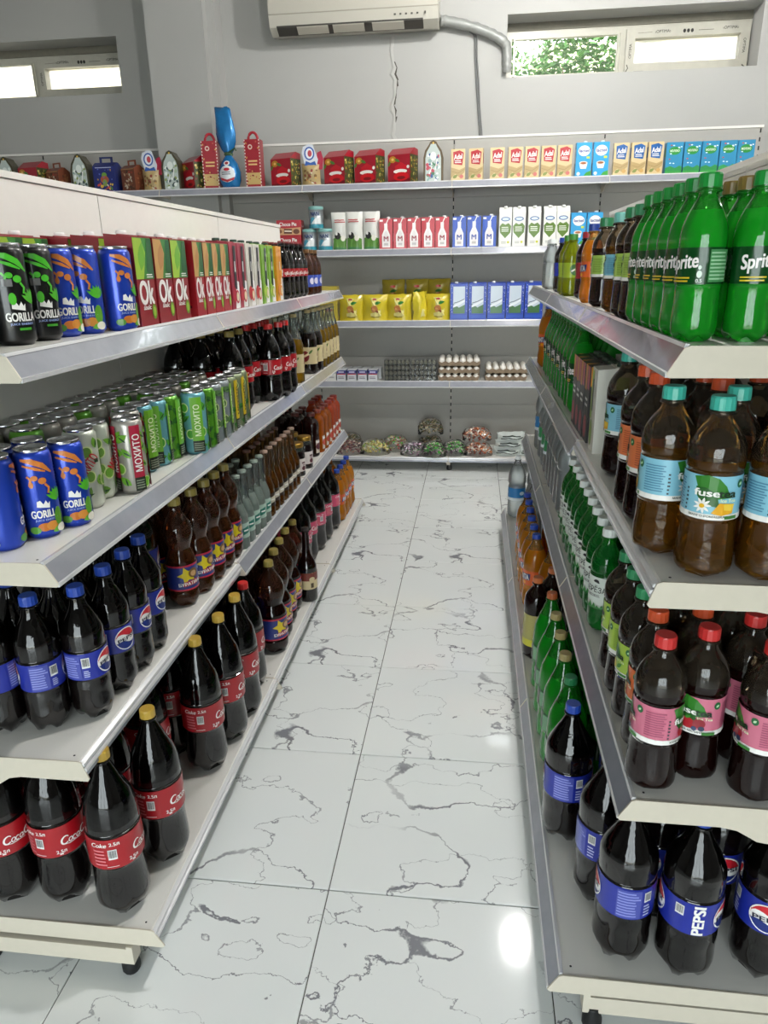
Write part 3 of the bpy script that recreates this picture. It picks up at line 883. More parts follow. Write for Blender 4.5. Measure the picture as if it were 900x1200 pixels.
# --- brown lemonade with blue label and a ball-shaped top
BROWN = see_through('brown_lemonade', '#a8683a', '#6a3818', .42, .04)
BROWN_DARK = see_through('dark_lemonade', '#5a2418', '#260c08', .66, .04)
BROWN_TOP = see_through('brown_headspace', '#c49a78', '#7a4a34', .20, .03)
def buratino(h, r, liq):
    z0, z1 = h * .17, h * .41
    ct = [(0, r * .66), (h * .02, r * .84), (h * .07, r), (z0 - .002, r), (z0, r), (z1, r), (h * .45, r * .98), (h * .52, r * .80), (h * .545, r * .76), (h * .57, r * .80), (h * .66, r * .96), (h * .73, r * .94), (h * .80, r * .76), (h * .87, r * .46), (h * .92, .0145), (h * .95, .0135), (h * .975, .0135)]
    zc = (z0 + z1) / 2; H = z1 - z0
    star = [(deg(r, -14) + H * (.36 if k % 2 else .18) * math.cos(k * PI / 5), zc + H * .10 + H * (.36 if k % 2 else .18) * math.sin(k * PI / 5)) for k in range(10)]
    pr = [Rc(-PI * r, z1 - H * .07, PI * r, z1, '#c0243c'), Rc(-PI * r, z0, PI * r, z0 + H * .06, '#c0243c')]
    for c in (-28, 100):
        pr += [Po([(p[0] + deg(r, c + 14), p[1]) for p in star], '#d8c21e'), El(deg(r, c + 26), zc + H * .16, H * .20, H * .19, '#7a5a2c'), El(deg(r, c + 26), zc + H * .14, H * .12, H * .11, '#caa070'),
               Po([(deg(r, c - 16), zc - H * .34), (deg(r, c + 44), zc - H * .30), (deg(r, c + 42), zc - H * .10), (deg(r, c - 14), zc - H * .15)], '#b01a3c'),
               Tx('БУРАТИНО', deg(r, c + 14), zc - H * .225, H * .13, WH, w=H * .92, rot=.06, bold=.05), El(deg(r, c + 62), zc + H * .25, H * .07, H * .07, '#8fb8e8')]
    return bottle(ct, (.0165, .019, '#8f7f3c'), liq, BROWN_TOP, h * .62, (z0, z1, '#22337f'), pr, r * .22)
PROD['lemonade_brown'] = buratino(.300, .0405, BROWN)
PROD['lemonade_brown_large'] = buratino(.335, .050, BROWN_DARK)
# --- dark beer-style bottle
PROD['dark_bottle'] = bottle([(0, .034), (.006, .0375), (.05, .038), (.13, .038), (.15, .036), (.175, .027), (.20, .017), (.25, .0145), (.285, .0135), (.30, .0135)], (.0145, .012, '#241a16'), dark_liquid('malt_liquid', '#0d0806'), BROWN_DARK, .16, (.055, .125, '#c9b78c'),
    [Rc(-.12, .092, .12, .125, '#6e2b1c'), El(0, .098, .012, .010, '#c9b78c'), Rc(-.006, .062, .006, .082, '#4a3a22')], .0)
# --- orange soda, blue cap
FANTA = see_through('orange_soda', '#f2a83a', '#f09a1c', .66, .04)
FANTA_TOP = see_through('orange_headspace', '#f2d49a', '#e6b45a', .30, .03)
def fanta(h, r, cap='#1b3f9c', n=5):
    z0, z1 = h * .34, h * .54
    ct = [(0, r * .64), (h * .02, r * .84), (h * .08, r), (h * .20, r * .99), (h * .28, r * .90), (z0, r * .93), (z1, r * .97), (h * .60, r), (h * .68, r * .95), (h * .78, r * .74), (h * .86, r * .44), (h * .92, .0145), (h * .95, .0135), (h * .975, .0135)]
    zc = (z0 + z1) / 2; H = z1 - z0
    pr = []
    for c in (0, 120, 240):
        c = c - 120
        pr += [Po([(deg(r, c - 46), zc - H * .22), (deg(r, c + 40), zc - H * .12), (deg(r, c + 44), zc + H * .32), (deg(r, c - 40), zc + H * .22)], '#1c2a6c'), Tx('FANTA', deg(r, c), zc + H * .05, H * .36, WH, w=deg(r, 70), rot=.06, bold=.05),
               El(deg(r, c + 8), zc - H * .34, H * .13, H * .11, '#f2a516'), Leaf(deg(r, c - 14), zc - H * .34, H * .16, H * .06, .4, '#3b8a2a')]
    return bottle(ct, (.0160, .018, cap), FANTA, FANTA_TOP, h * .80, (z0, z1, '#e0631a'), pr, r * .22)
PROD['orange_soda'] = fanta(.275, .042)
PROD['orange_soda_red'] = fanta(.275, .042, '#c8321f')
PROD['orange_soda_large'] = fanta(.300, .046)
PROD['orange_soda_half'] = fanta(.205, .031)
# --- green soda
GREEN = see_through('green_soda', '#6fdc5a', '#24d836', .50, .04)
GREEN_TOP = see_through('green_headspace', '#8ae880', '#2fc83c', .32, .03)
GREEN_D = see_through('green_soda_dim', '#58c860', '#14a038', .45, .04)
def sprite(h, r, cap, z0f=.36, z1f=.58, cone=True):
    z0, z1 = h * z0f, h * z1f
    ct = [(0, r * .64), (h * .02, r * .84), (h * .06, r * .99), (h * .16, r), (h * .26, r * .965), (z0 - .002, r * .985), (z0, r), (z1, r)]
    ct += [(h * .66, r * .93), (h * .74, r * .76), (h * .82, r * .55), (h * .88, r * .40)] if cone else [(h * .64, r), (h * .72, r * .92), (h * .80, r * .70), (h * .88, r * .42)]
    ct += [(h * .925, .0140), (h * .955, .0130), (h * .975, .0130)]
    zc = (z0 + z1) / 2; H = z1 - z0
    pr = []
    for c in (-35, 145):
        pr += [Tx('Sprite', deg(r, c), zc + H * .06, H * .50, WH, w=deg(r, 78), rot=.10, bold=.05, shear=.15), Rc(deg(r, c - 38), z0 + H * .16, deg(r, c + 22), z0 + H * .20, '#d9c21e'), Rc(deg(r, c - 38), z0 + H * .07, deg(r, c + 18), z0 + H * .11, '#d9c21e'),
               El(deg(r, c + 44), zc - H * .22, H * .07, H * .10, '#d5ead8'), El(deg(r, c + 44), zc - H * .04, H * .045, H * .06, '#d5ead8'), Tx('0.5', deg(r, c + 44), z0 + H * .10, H * .10, '#d5ead8')]
    pr += [Rc(deg(r, 30), z0 + H * .06, deg(r, 88), z1 - H * .06, '#3f8a4e'), Lines(deg(r, 32), z0 + H * .1, deg(r, 86), z1 - H * .1, 8, '#9cc8a2', 4)]
    lab = see_through('green_label', '#0a5a20', '#0b5a22', .93, .2)
    return bottle(ct, (.0155, .018, cap), GREEN, GREEN_TOP, h * .80, (z0, z1, '#0b5a22'), pr, r * .22, lab_mat=lab)
PROD['green_soda'] = sprite(.218, .0315, '#128a34', cone=False)
PROD['green_soda_gold'] = sprite(.218, .0315, '#8a6f35', cone=False)
PROD['green_soda_litre'] = sprite(.275, .041, '#0f6f2c')
PROD['green_soda_large'] = sprite(.335, .050, '#9a8a58', .34, .50)
PROD['green_soda_large_green'] = sprite(.335, .050, '#1f7a48', .34, .50)
PROD['green_soda_large_orange'] = sprite(.335, .050, '#a8552a', .34, .50)
# --- iced tea
TEA = see_through('amber_tea', '#cc9838', '#8a5c1a', .34, .04)
TEA_D = see_through('dark_tea', '#4a1c14', '#220b08', .72, .04)
TEA_TOP = see_through('tea_headspace', '#c9bba6', '#8a7a66', .12, .03)
def fuse(h, r, cap, lab, liq, fruit, lower=None, half=False):
    z0, z1 = h * .355, h * .60
    ct = [(0, r * .66), (h * .02, r * .86), (h * .05, r * 1.0), (h * .12, r * 1.01), (h * .24, r * .96), (h * .33, r * .945), (z0, r * .955), (z1, r * .955), (h * .63, r * .99), (h * .70, r * 1.0), (h * .77, r * .90), (h * .83, r * .68), (h * .875, r * .45), (h * .92, .0150), (h * .95, .0145), (h * .975, .0145)]
    zc = (z0 + z1) / 2; H = z1 - z0; rl = r * .955
    pr = [Rc(-PI * rl, z0, PI * rl, z0 + H * .13, WH)]
    for c in (0, 180):
        pr += [Leaf(deg(rl, c - 8), zc + H * .24, H * .46, H * .24, -.5, '#2f7a24'), Leaf(deg(rl, c - 16), zc + H * .02, H * .34, H * .17, -.7, '#1d5a1c'),
               Tx('fuse', deg(rl, c - 18), zc + H * .12, H * .155, WH, w=H * .52, bold=.05), Tx('tea', deg(rl, c + 22), zc + H * .10, H * .14, '#16301a', w=H * .36, bold=.06), Tx('Ice Tea', deg(rl, c + 26), zc - H * .04, H * .08, '#e6efc8', w=H * .34, bold=.04)]
        if fruit == 'mango':
            pr += [Po([(deg(rl, c - 6), zc - H * .34), (deg(rl, c + 14), zc - H * .39), (deg(rl, c + 38), zc - H * .34), (deg(rl, c + 40), zc - H * .12), (deg(rl, c + 8), zc - H * .10)], '#e5a81c'), Po([(deg(rl, c + 16), zc - H * .12), (deg(rl, c + 40), zc - H * .12), (deg(rl, c + 36), zc - H * .28), (deg(rl, c + 18), zc - H * .26)], '#f0c844')]
            for kk in range(9):
                a = 2 * PI * kk / 9
                pr.append(Leaf(deg(rl, c - 24) + H * .10 * math.cos(a), zc - H * .17 + H * .10 * math.sin(a), H * .085, H * .03, a, WH))
            pr.append(El(deg(rl, c - 24), zc - H * .17, H * .05, H * .05, '#e0b01c'))
        elif fruit == 'berry':
            pr += [El(deg(rl, c - 12), zc - H * .22, H * .17, H * .15, '#b0222c'), El(deg(rl, c + 14), zc - H * .18, H * .14, H * .13, '#8c1626'), El(deg(rl, c + 20), zc - H * .31, H * .07, H * .07, '#2a3550'), El(deg(rl, c + 4), zc - H * .33, H * .06, H * .06, '#39466a'), Leaf(deg(rl, c - 12), zc - H * .06, H * .08, H * .04, .6, '#3f8a30')]
        elif fruit == 'peach':
            pr += [Po([(deg(rl, c + 2), zc - H * .36), (deg(rl, c + 16), zc - H * .36), (deg(rl, c + 14), zc - H * .02), (deg(rl, c + 10), zc + H * .06), (deg(rl, c + 6), zc - H * .02)], '#e7c04a'), El(deg(rl, c - 18), zc - H * .24, H * .14, H * .13, '#f0a040')]
        else:
            pr += [El(deg(rl, c - 2), zc - H * .22, H * .15, H * .14, '#e0c822'), Leaf(deg(rl, c + 24), zc - H * .2, H * .14, H * .06, .7, '#3f8a30')]
        pr += [Tx('МАНГО-РОМАШКА' if fruit == 'mango' else ('КЛУБНИКА-МАЛИНА' if fruit == 'berry' else 'ИМБИРЬ-ЛИМОН'), deg(rl, c - 14), z0 + H * .085, H * .05, '#2a3a28', w=H * .75, bold=.03), Rc(deg(rl, c + 22), z0 + H * .02, deg(rl, c + 52), z0 + H * .10, '#3b7a34'),
               El(deg(rl, c + 52), z1 - H * .18, H * .085, H * .10, '#1f6a3a'), Leaf(deg(rl, c + 52), z1 - H * .18, H * .05, H * .03, .8, '#bfe0b8')]
        d = c + 92
        tone = lower or '#7f98a4'
        pr += [Lines(deg(rl, d - 24), zc - H * .30, deg(rl, d + 24), zc + H * .38, 11, tone, 7), Lines(deg(rl, d + 30), zc - H * .36, deg(rl, d + 36), zc + H * .2, 6, '#33404a', 2)]
    return bottle(ct, (.0175, .020, cap), liq, TEA_TOP, h * .665, (z0, z1, lab), pr, r * .14)
PROD['tea_blue'] = fuse(.270, .0415, '#3fae9c', '#86c2d6', TEA, 'mango', '#4f86a4')
PROD['tea_blue_dark'] = fuse(.270, .0415, '#3fae9c', '#86c2d6', TEA_D, 'mango', '#4f86a4')
PROD['tea_orange'] = fuse(.270, .0415, '#d8552a', '#e07a4a', TEA_D, 'peach', '#b85a34')
PROD['tea_pink'] = fuse(.283, .0415, '#c22a28', '#cc7088', TEA_D, 'berry', '#a24a68')
PROD['tea_green'] = fuse(.278, .0415, '#2f8a58', '#a8c84a', TEA_D, 'lemon', '#7f9c3a')
PROD['tea_orange_tall'] = fuse(.278, .0415, '#d8552a', '#e0703a', TEA_D, 'peach', '#b85a34')
PROD['tea_half_green'] = fuse(.208, .0315, '#2f8a58', '#a8cc5a', TEA_D, 'lemon', '#7f9c3a')
PROD['tea_half_blue'] = fuse(.208, .0315, '#7fd0c4', '#7fc4d8', TEA, 'lemon', '#4f86a4')
# --- birch drink: green bottle, white label with a torn lower edge
def birch(h=.258, r=.0375):
    z0, z1 = h * .26, h * .56
    ct = [(0, r * .70), (h * .02, r * .90), (h * .06, r), (z0, r), (z1, r), (h * .585, r * .94), (h * .61, r), (h * .68, r * .99), (h * .76, r * .86), (h * .83, r * .58), (h * .88, r * .42), (h * .925, .0145), (h * .96, .0140), (h * .975, .0140)]
    zc = (z0 + z1) / 2; H = z1 - z0
    pr = [Tx('БЕРЁЗА', 0, zc + H * .12, H * .24, K, w=deg(r, 92), bold=.02), Tx('БЕРЁЗА', deg(r, 180), zc + H * .12, H * .24, K, w=deg(r, 92), bold=.02), Leaf(deg(r, 6), z1 - H * .12, H * .10, H * .05, .2, '#222222'), Leaf(deg(r, 12), z1 - H * .14, H * .08, H * .04, -.5, '#222222')]
    rr = random.Random(2)
    for kk in range(26):
        a = -PI * r + 2 * PI * r * (kk + .5) / 26
        pr.append(Po([(a - .0055, z0 - .0005), (a + .0055, z0 - .0005), (a + .004 * rr.uniform(-1, 1), z0 + H * rr.uniform(.10, .24))], '#2c7a34'))
    for kk in range(5):
        a = rr.uniform(-1.2, 1.2) * r
        pr.append(St([(a, zc - H * .1), (a + .004, zc - H * .14)], .0014, K))
    pr += [Lines(deg(r, -34), zc - H * .16, deg(r, 34), zc - H * .06, 2, '#8a8a86', 5), Lines(deg(r, 66), zc - H * .2, deg(r, 110), zc + H * .3, 7, '#8a8a86', 5), Lines(deg(r, -110), zc - H * .2, deg(r, -66), zc + H * .3, 7, '#8a8a86', 8)]
    return bottle(ct, (.0170, .019, '#e4e8e4'), GREEN_D, GREEN_TOP, h * .86, (z0, z1, '#dfe6dd'), pr, r * .18)
PROD['birch_drink'] = birch()
# --- water
WATER = see_through('still_water', '#f6fafa', '#eef4f5', .34, .03)
def water(h, r, lab, cap='#e9ecec', text=None):
    z0, z1 = h * .30, h * .50
    ct = [(0, r * .66), (h * .02, r * .86), (h * .07, r), (h * .24, r * .98), (z0, r * .97), (z1, r * .97), (h * .54, r * .90), (h * .58, r), (h * .66, r), (h * .76, r * .84), (h * .85, r * .52), (h * .92, .0145), (h * .95, .0135), (h * .975, .0135)]
    pr = [Rc(-PI * r * .97, z0, PI * r * .97, z0 + (z1 - z0) * .22, '#dfe8ec')] if lab else None
    if lab: pr += [El(deg(r, c), (z0 + z1) / 2 + .006, .013, .010, '#cfe4f4') for c in (0, 120, 240)]
    return bottle(ct, (.0155, .018, cap), WATER, CLEAR, h * .86, (z0, z1, lab) if lab else None, pr, r * .18)
PROD['water_blue'] = water(.33, .046, '#1f78b8')
PROD['water_plain'] = water(.30, .043, None)
PROD['water_plain_green'] = water(.30, .043, '#2f8a54', '#2c50b0')
PROD['water_half'] = water(.20, .031, None)
PROD['lemon_tea_dark'] = bottle([(0, .034), (.006, .039), (.04, .041), (.12, .041), (.16, .040), (.19, .042), (.225, .038), (.245, .025), (.262, .0150), (.275, .0145), (.282, .0145)], (.0165, .018, '#b8622e'), TEA_D, BROWN_DARK, .20, (.05, .165, '#a8a05a'),
    [Rc(-.13, .05, .13, .075, '#c9c430'), El(deg(.041, -20), .12, .018, .016, '#d8cc3a'), El(deg(.041, 160), .12, .018, .016, '#d8cc3a'), Rc(deg(.041, -50), .088, deg(.041, 10), .100, '#e6e2d4'), Rc(deg(.041, 130), .088, deg(.041, 190), .100, '#e6e2d4')], .008)
# --- half litre odds and ends
YEL = see_through('yellow_soda', '#c9d21e', '#a8b410', .50, .04)
RED_D = see_through('cherry_soda', '#4a0c12', '#2a0508', .75, .04)
def half(liq, cap, lab, acc, lvl=.9):
    h, r = .195, .031
    ct = [(0, r * .64), (.004, r * .84), (.012, r), (.05, r * .97), (.07, r * .9), (.09, r * .95), (.12, r), (.14, r * .94), (.158, r * .66), (.172, .0145), (.182, .0135), (.190, .0135)]
    z0, z1 = .06, .108
    return bottle(ct, (.0155, .018, cap), liq, liq, h * lvl, (z0, z1, lab), [El(deg(r, c), .085, .016, .018, acc) for c in (-20, 100, 220)] + [St([(deg(r, c - 22), .080), (deg(r, c + 20), .092)], .005, WH) for c in (-20, 100, 220)], .005)
PROD['yellow_soda_half'] = half(YEL, '#3f8a2e', '#9ab22a', '#3a6a3a')
PROD['cherry_soda_half'] = half(RED_D, '#9a1a26', '#8c1420', '#d8c83a')
PROD['cola_half_blue'] = half(COLA, '#1b3f9c', '#1d2fa8', '#c8202c')
# --- glass bottles with crown caps
TEAL_DRINK = see_through('pale_drink', '#eef6f1', '#d8e8df', .40, .03)
AMBER = see_through('amber_drink', '#c8883a', '#8a5418', .40, .03)
AMBER_TOP = see_through('amber_headspace', '#dcbc8c', '#9a7440', .18, .03)
def glass(liq, top, cap, lab, acc, h=.245, r=.0295):
    ct = [(0, r * .86), (.004, r), (h * .40, r), (h * .47, r * .96), (h * .58, r * .66), (h * .68, r * .48), (h * .82, .0125), (h * .93, .0120), (h * .945, .0138), (h * .98, .0135)]
    z0, z1 = h * .16, h * .36
    H = z1 - z0
    return bottle(ct, (.0145, .008, cap), liq, top, h * .62, (z0, z1, lab), [Po([(deg(r, c - 30), z0 + H * .2), (deg(r, c + 30), z0 + H * .35), (deg(r, c + 26), z0 + H * .8), (deg(r, c - 26), z0 + H * .65)], acc) for c in (-10, 170)] + [Rc(deg(r, c - 18), z0 + H * .45, deg(r, c + 18), z0 + H * .55, WH) for c in (-10, 170)], 0, seg=18, cap_ring=False)
PROD['glass_pale'] = glass(TEAL_DRINK, CLEAR_GLASS, '#9aa69c', '#b4ccc0', '#2f7a6c')
PROD['glass_amber'] = glass(AMBER, AMBER_TOP, '#a88a7a', '#2a2118', '#cfc6b4')
PROD['glass_amber_dark'] = glass(AMBER, AMBER_TOP, '#6a4a44', '#33241a', '#d8cbb0')
# --- jar with gold lid
def jar():
    r = .036
    p = bottle([(0, r * .88), (.004, r), (.085, r), (.105, r * .93), (.118, r * .80), (.124, r * .78), (.132, r * .78)], None, dark_liquid('dark_preserve', '#140a0c'), CLEAR_GLASS, .112, (.022, .078, '#e6dcd8'),
               [El(deg(r, c), .036, .011, .010, '#5a2030') for c in (0, 180)] + [Rc(deg(r, c - 16), .056, deg(r, c + 16), .064, '#6a4a50') for c in (0, 180)] + [Rc(deg(r, c - 10), .048, deg(r, c + 10), .052, '#8a6a70') for c in (0, 180)])
    mb = MB(); mb.lathe([(.126, r * .84), (.128, r * .88), (.142, r * .88), (.145, r * .82), (.1455, r * .7)], 26)
    p.append(('lid', mb.build('lid', plain('gold_lid', '#b08a3a', .3, .8)), None))
    return p
PROD['preserve_jar'] = jar()
# --- square-ish juice bottles
def juice(liq, cap, lab, fruit):
    r, h = .034, .205
    ct = [(0, r * .84), (.005, r * .97), (.03, r), (.095, r), (.11, r * .97), (.15, r), (.168, r * .86), (.182, r * .55), (.190, .0175), (.198, .0170), (.202, .0170)]
    return bottle(ct, (.0195, .016, cap), liq, liq, 1, (.018, .082, lab), [El(deg(r, c), .05, .016, .016, fruit) for c in (0, 120, 240)] + [Rc(deg(r, c - 26), .068, deg(r, c + 26), .076, WH) for c in (0, 120, 240)], 0, square=.16, seg=24, cap_ring=False)
PROD['juice_orange'] = juice(see_through('orange_juice', '#d8761c', '#c8660e', .75, .05), '#7a3020', '#d8c8b4', '#c8402a')
PROD['juice_red_orange'] = juice(see_through('carrot_juice', '#dc5a1a', '#d04c12', .8, .05), '#8a2a1e', '#e2d2c2', '#b83422')
PROD['juice_dark'] = juice(see_through('dark_juice', '#4a1a10', '#2c0c06', .8, .05), '#5a2620', '#cfc4b4', '#5a2030')
# --- tall glass lemonades with cream label
def tall_lem(liq, top):
    h, r = .285, .037
    ct = [(0, r * .80), (.005, r * .97), (.02, r), (.14, r), (.16, r * .96), (.19, r * .74), (.215, r * .52), (.24, .0150), (.268, .0135), (.276, .0135)]
    z0, z1 = .045, .120
    return bottle(ct, (.0150, .014, '#b8a878'), liq, top, .175, (z0, z1, '#c9b98e'), [El(deg(r, c), .080, .019, .024, '#7a1a22') for c in (20, 140, 260)] + [St([(deg(r, c - 30), .072), (deg(r, c + 28), .092)], .009, '#e6d8b0') for c in (20, 140, 260)] + [Leaf(deg(r, c + 40), .10, .014, .005, .8, '#4a6a2a') for c in (20, 140, 260)], .004)
PROD['lemonade_yellow'] = tall_lem(see_through('yellow_lemonade', '#d8b848', '#b08a20', .45, .03), CLEAR_GLASS)
PROD['lemonade_dark'] = tall_lem(dark_liquid('dark_soda_glass', '#120908'), CLEAR_GLASS)
PROD['brown_half'] = bottle([(0, .022), (.004, .028), (.02, .031), (.06, .030), (.09, .031), (.12, .031), (.145, .026), (.165, .0150), (.178, .0135), (.186, .0135)], (.0150, .016, '#6a4a24'), BROWN, BROWN_TOP, .13, (.035, .085, '#3a52b0'), [El(deg(.031, c), .06, .012, .014, '#d8d4e4') for c in (-30, 90, 210)], .005)

# --- cans
def can(body_hex, prints, h=.168, r=.0325, rough=.28):
    mb = MB()
    mb.lathe([(0, r * .80), (.003, r * .84), (.008, r * .99), (.010, r), (h - .018, r), (h - .012, r * .96), (h - .006, r * .86)], 24)
    parts = [('body', mb.build('body', plain('can_' + body_hex.strip('#'), body_hex, rough, .35, .3)), None)]
    lid = MB()
    lid.lathe([(h - .0062, r * .865), (h - .004, r * .875), (h - .0005, r * .875), (h, r * .85), (h - .001, r * .82), (h - .006, r * .79), (h - .0055, r * .3)], 24, close0=False)
    parts.append(('lid', lid.build('lid', CAN_ALU), None))
    tab = MB()
    tab.lathe([(h - .0050, .0085), (h - .0036, .0085)], 10, cx=.004); tab.box(-.012, -.006, h - .0050, .006, .006, h - .0038)
    parts.append(('pull_tab', tab.build('pull_tab', CAN_ALU), 'lid'))
    if prints:
        parts.append(('can_print', decal('can_print', prints, cyl(lambda z: r)), 'body'))
    return parts
def gor(bg, paint, fruit):
    r = .0325
    pr = []
    for c in (-25, 155):
        u = lambda d: deg(r, c + d)
        pr += [St([(u(-50), .150), (u(-20), .147), (u(10), .138), (u(40), .122)], [.004, .010, .010, .003], paint), St([(u(-46), .140), (u(-10), .133), (u(18), .126)], [.003, .006, .002], paint),
               El(u(-18), .116, .006, .005, paint), El(u(4), .110, .007, .006, paint), El(u(-30), .104, .004, .006, paint), St([(u(-38), .120), (u(-28), .114), (u(-34), .102)], .004, paint), St([(u(10), .104), (u(20), .096), (u(16), .086)], .004, paint),
               Po([(u(-22), .072), (u(-24), .062), (u(14), .058), (u(16), .070), (u(10), .066), (u(4), .073), (u(-4), .066), (u(-12), .074)], WH),
               Tx('GORILLA', u(0), .048, .014, WH, w=deg(r, 88), bold=.06), Tx('JUICE ENERGY', u(0), .036, .0045, '#9fb4e8', w=deg(r, 70), bold=.03)]
        for kk in range(7):
            a = math.radians(35 + kk * 18)
            pr.append(Leaf(u(42) + .012 * math.cos(a), .068 + .014 * math.sin(a), .013, .0035, a, '#4fae2a'))
        if fruit:
            pr += [El(u(-10), .023, .012, .008, '#c8742a'), El(u(14), .024, .011, .009, '#d08a3a'), El(u(40), .038, .009, .018, '#5a9a2a'), Leaf(u(34), .016, .014, .006, .3, '#6ab03a'), El(u(-40), .018, .010, .007, '#5a9a3a'), El(u(44), .016, .010, .008, '#e8e4d4')]
        else:
            pr += [Rc(u(-40), .098, u(-12), .110, '#6a6a6a'), Rc(u(-12), .026, u(24), .030, '#3f9a2a'), El(u(-18), .078, .006, .010, '#4fc02a')]
    pr += [Rc(deg(r, 58), .012, deg(r, 100), .05, '#aeb4c4'), Lines(deg(r, 58), .06, deg(r, 104), .13, 12, '#7f90c8' if fruit else '#8a8a8a', 3)]
    return can(bg, pr)
PROD['energy_blue'] = gor('#1c3fb0', '#cf7a32', True)
PROD['energy_black'] = gor('#101010', '#49b82a', False)
def moj(bg, band, leafc, txt=WH, diag=False, band_deg=26):
    r = .0325
    pr = []
    rr = random.Random(sum(map(ord, bg)))
    for c in range(0, 360, 36):
        for z in (.030, .062, .098, .130):
            if rr.random() < .8:
                a = c - 180 + rr.uniform(-12, 12)
                zz = z + rr.uniform(-.01, .01)
                if rr.random() < .35:
                    pr += [El(deg(r, a), zz, .012, .013, '#d8e6a0'), El(deg(r, a), zz, .0095, .0105, leafc)]
                else:
                    pr += [Leaf(deg(r, a), zz, rr.uniform(.012, .017), rr.uniform(.006, .009), rr.uniform(0, 3), leafc), Leaf(deg(r, a) + .003, zz - .002, .009, .002, rr.uniform(0, 3), '#1f4a24')]
    if diag:
        for c in (-40, 140):
            pr += [Tx('МОХИТО', deg(r, c), .090, .020, '#b81f2c', w=.062, rot=.85, bold=.05), Rc(deg(r, c + 30), .098, deg(r, c + 46), .106, '#1f3a24')]
    else:
        for c in (-10, 80, 170, 260):
            c2 = c - 90
            pr += [Rc(deg(r, c2 - band_deg), .008, deg(r, c2 + band_deg), .152, band), Tx('МОХИТО', deg(r, c2), .092, .0150, txt, w=.082, rot=PI / 2, bold=.03), Rc(deg(r, c2 - band_deg), .008, deg(r, c2 + band_deg), .038, '#1a2418'), Lines(deg(r, c2 - band_deg + 4), .012, deg(r, c2 + band_deg - 4), .034, 4, '#8a9480', 4)]
    return can(bg, pr)
PROD['mojito_white'] = moj('#c9cfc0', '#d8dcc8', '#6a9a34', diag=True)
PROD['mojito_red'] = moj('#a8a49c', '#a81f3a', '#6fae2f', band_deg=20)
PROD['mojito_teal'] = moj('#6aa8b4', '#6fae2f', '#4a9a34', txt='#e6f0c8')
PROD['mojito_green'] = moj('#5a9c2a', '#6aae34', '#2f6a24', txt='#d8ecb0')
PROD['mojito_silver'] = moj('#8c9498', '#7ab02c', '#5a7a4a', txt='#e6f0c8', band_deg=20)
PROD['mojito_yellow'] = moj('#7f8a6a', '#c2a81e', '#3f7a3a', txt='#3a3210')

# --- boxes and cartons: local front is +X
def carton_parts(w, d, h, col, front, side, topslope=True, cap=None, cap_at=(0, 0), gable=False, back=None, rough=.38):
    mb = MB()
    b = .0025
    if gable:
        hb = h * .86
        mb.box(-d / 2, -w / 2, 0, d / 2, w / 2, hb)
        mb.prism([(-d / 2, hb), (d / 2, hb), (d * .10, h * .985), (d * .05, h), (-d * .05, h), (-d * .10, h * .985)], -w / 2, w / 2, 'y')
    elif topslope:
        zs = h * .965
        mb.add([(-d / 2, -w / 2, 0), (d / 2, -w / 2, 0), (d / 2, w / 2, 0), (-d / 2, w / 2, 0), (-d / 2, -w / 2, h), (d / 2, -w / 2, zs), (d / 2, w / 2, zs), (-d / 2, w / 2, h)],
               [(0, 3, 2, 1), (4, 5, 6, 7), (0, 1, 5, 4), (1, 2, 6, 5), (2, 3, 7, 6), (3, 0, 4, 7)])
        mb.box(-d * .03, -w / 2, h * .975, d * .03, w / 2, h * .992)
    else:
        mb.prism([(-d / 2, 0), (d / 2, 0), (d / 2, h - b), (d / 2 - b, h), (-d / 2 + b, h), (-d / 2, h - b)], -w / 2, w / 2, 'y')
    parts = [('body', mb.build('body', plain('card_' + col.strip('#'), col, rough, 0, .15)), None)]
    if front: parts.append(('front_print', decal('front_print', front, face_x(d / 2), 0), 'body'))
    if side:
        parts.append(('side_print', decal('side_print', side, face_y(-w / 2, -1), 0), 'body'))
        parts.append(('side_print', decal('side_print', side, face_y(w / 2, 1), 0), 'body'))
    if cap:
        cm = MB(); cm.lathe([(h * .97, .012), (h * .97 + .010, .012), (h * .97 + .013, .010)], 14, cx=cap_at[0], cy=cap_at[1])
        parts.append(('cap', cm.build('cap', capm(cap)), None))
    return parts
def ok_front(w, h, fruit):
    return [Rc(-w / 2, h * .52, w / 2, h * .955, '#3f8a3a' if fruit == 'apple' else '#4a8a3e'), Po([(-w * .5, h * .52), (-w * .5, h * .95), (-w * .05, h * .95), (w * .12, h * .8), (-w * .1, h * .52)], '#9fc23a' if fruit == 'apple' else '#c89a5a'),
            Leaf(-w * .12, h * .76, h * .16, w * .18, 1.3, '#6fae2f' if fruit == 'apple' else '#b8834a'), Po([(w * .1, h * .6), (w * .5, h * .52), (w * .5, h * .95), (w * .25, h * .95)], '#1f5a2c'),
            Lines(w * .05, h * .53, w * .42, h * .58, 2, WH, 3), Tx('Ok', -w * .02, h * .375, h * .25, WH, w=w * .76, bold=.06), Tx('ábalc', -w * .08, h * .215, h * .05, WH, w=w * .42, bold=.03), El(w * .30, h * .16, w * .13, h * .085, '#6a9a24'), El(w * .30, h * .16, w * .08, h * .055, '#9cc23a')]
PROD['juice_carton_apple'] = carton_parts(.090, .062, .195, '#8e1722', ok_front(.090, .195, 'apple'), [Tx('ok', 0, .125, .03, WH, w=.032, bold=.03), Lines(-.022, .03, .022, .07, 4, '#7a1018')], True, '#f0efec', (-.012, 0))
PROD['juice_carton_grain'] = carton_parts(.090, .062, .195, '#8e1722', ok_front(.090, .195, 'grain'), [Tx('ok', 0, .125, .03, WH, w=.032, bold=.03), Lines(-.022, .03, .022, .07, 4, '#7a1018')], True, '#f0efec', (-.012, 0))
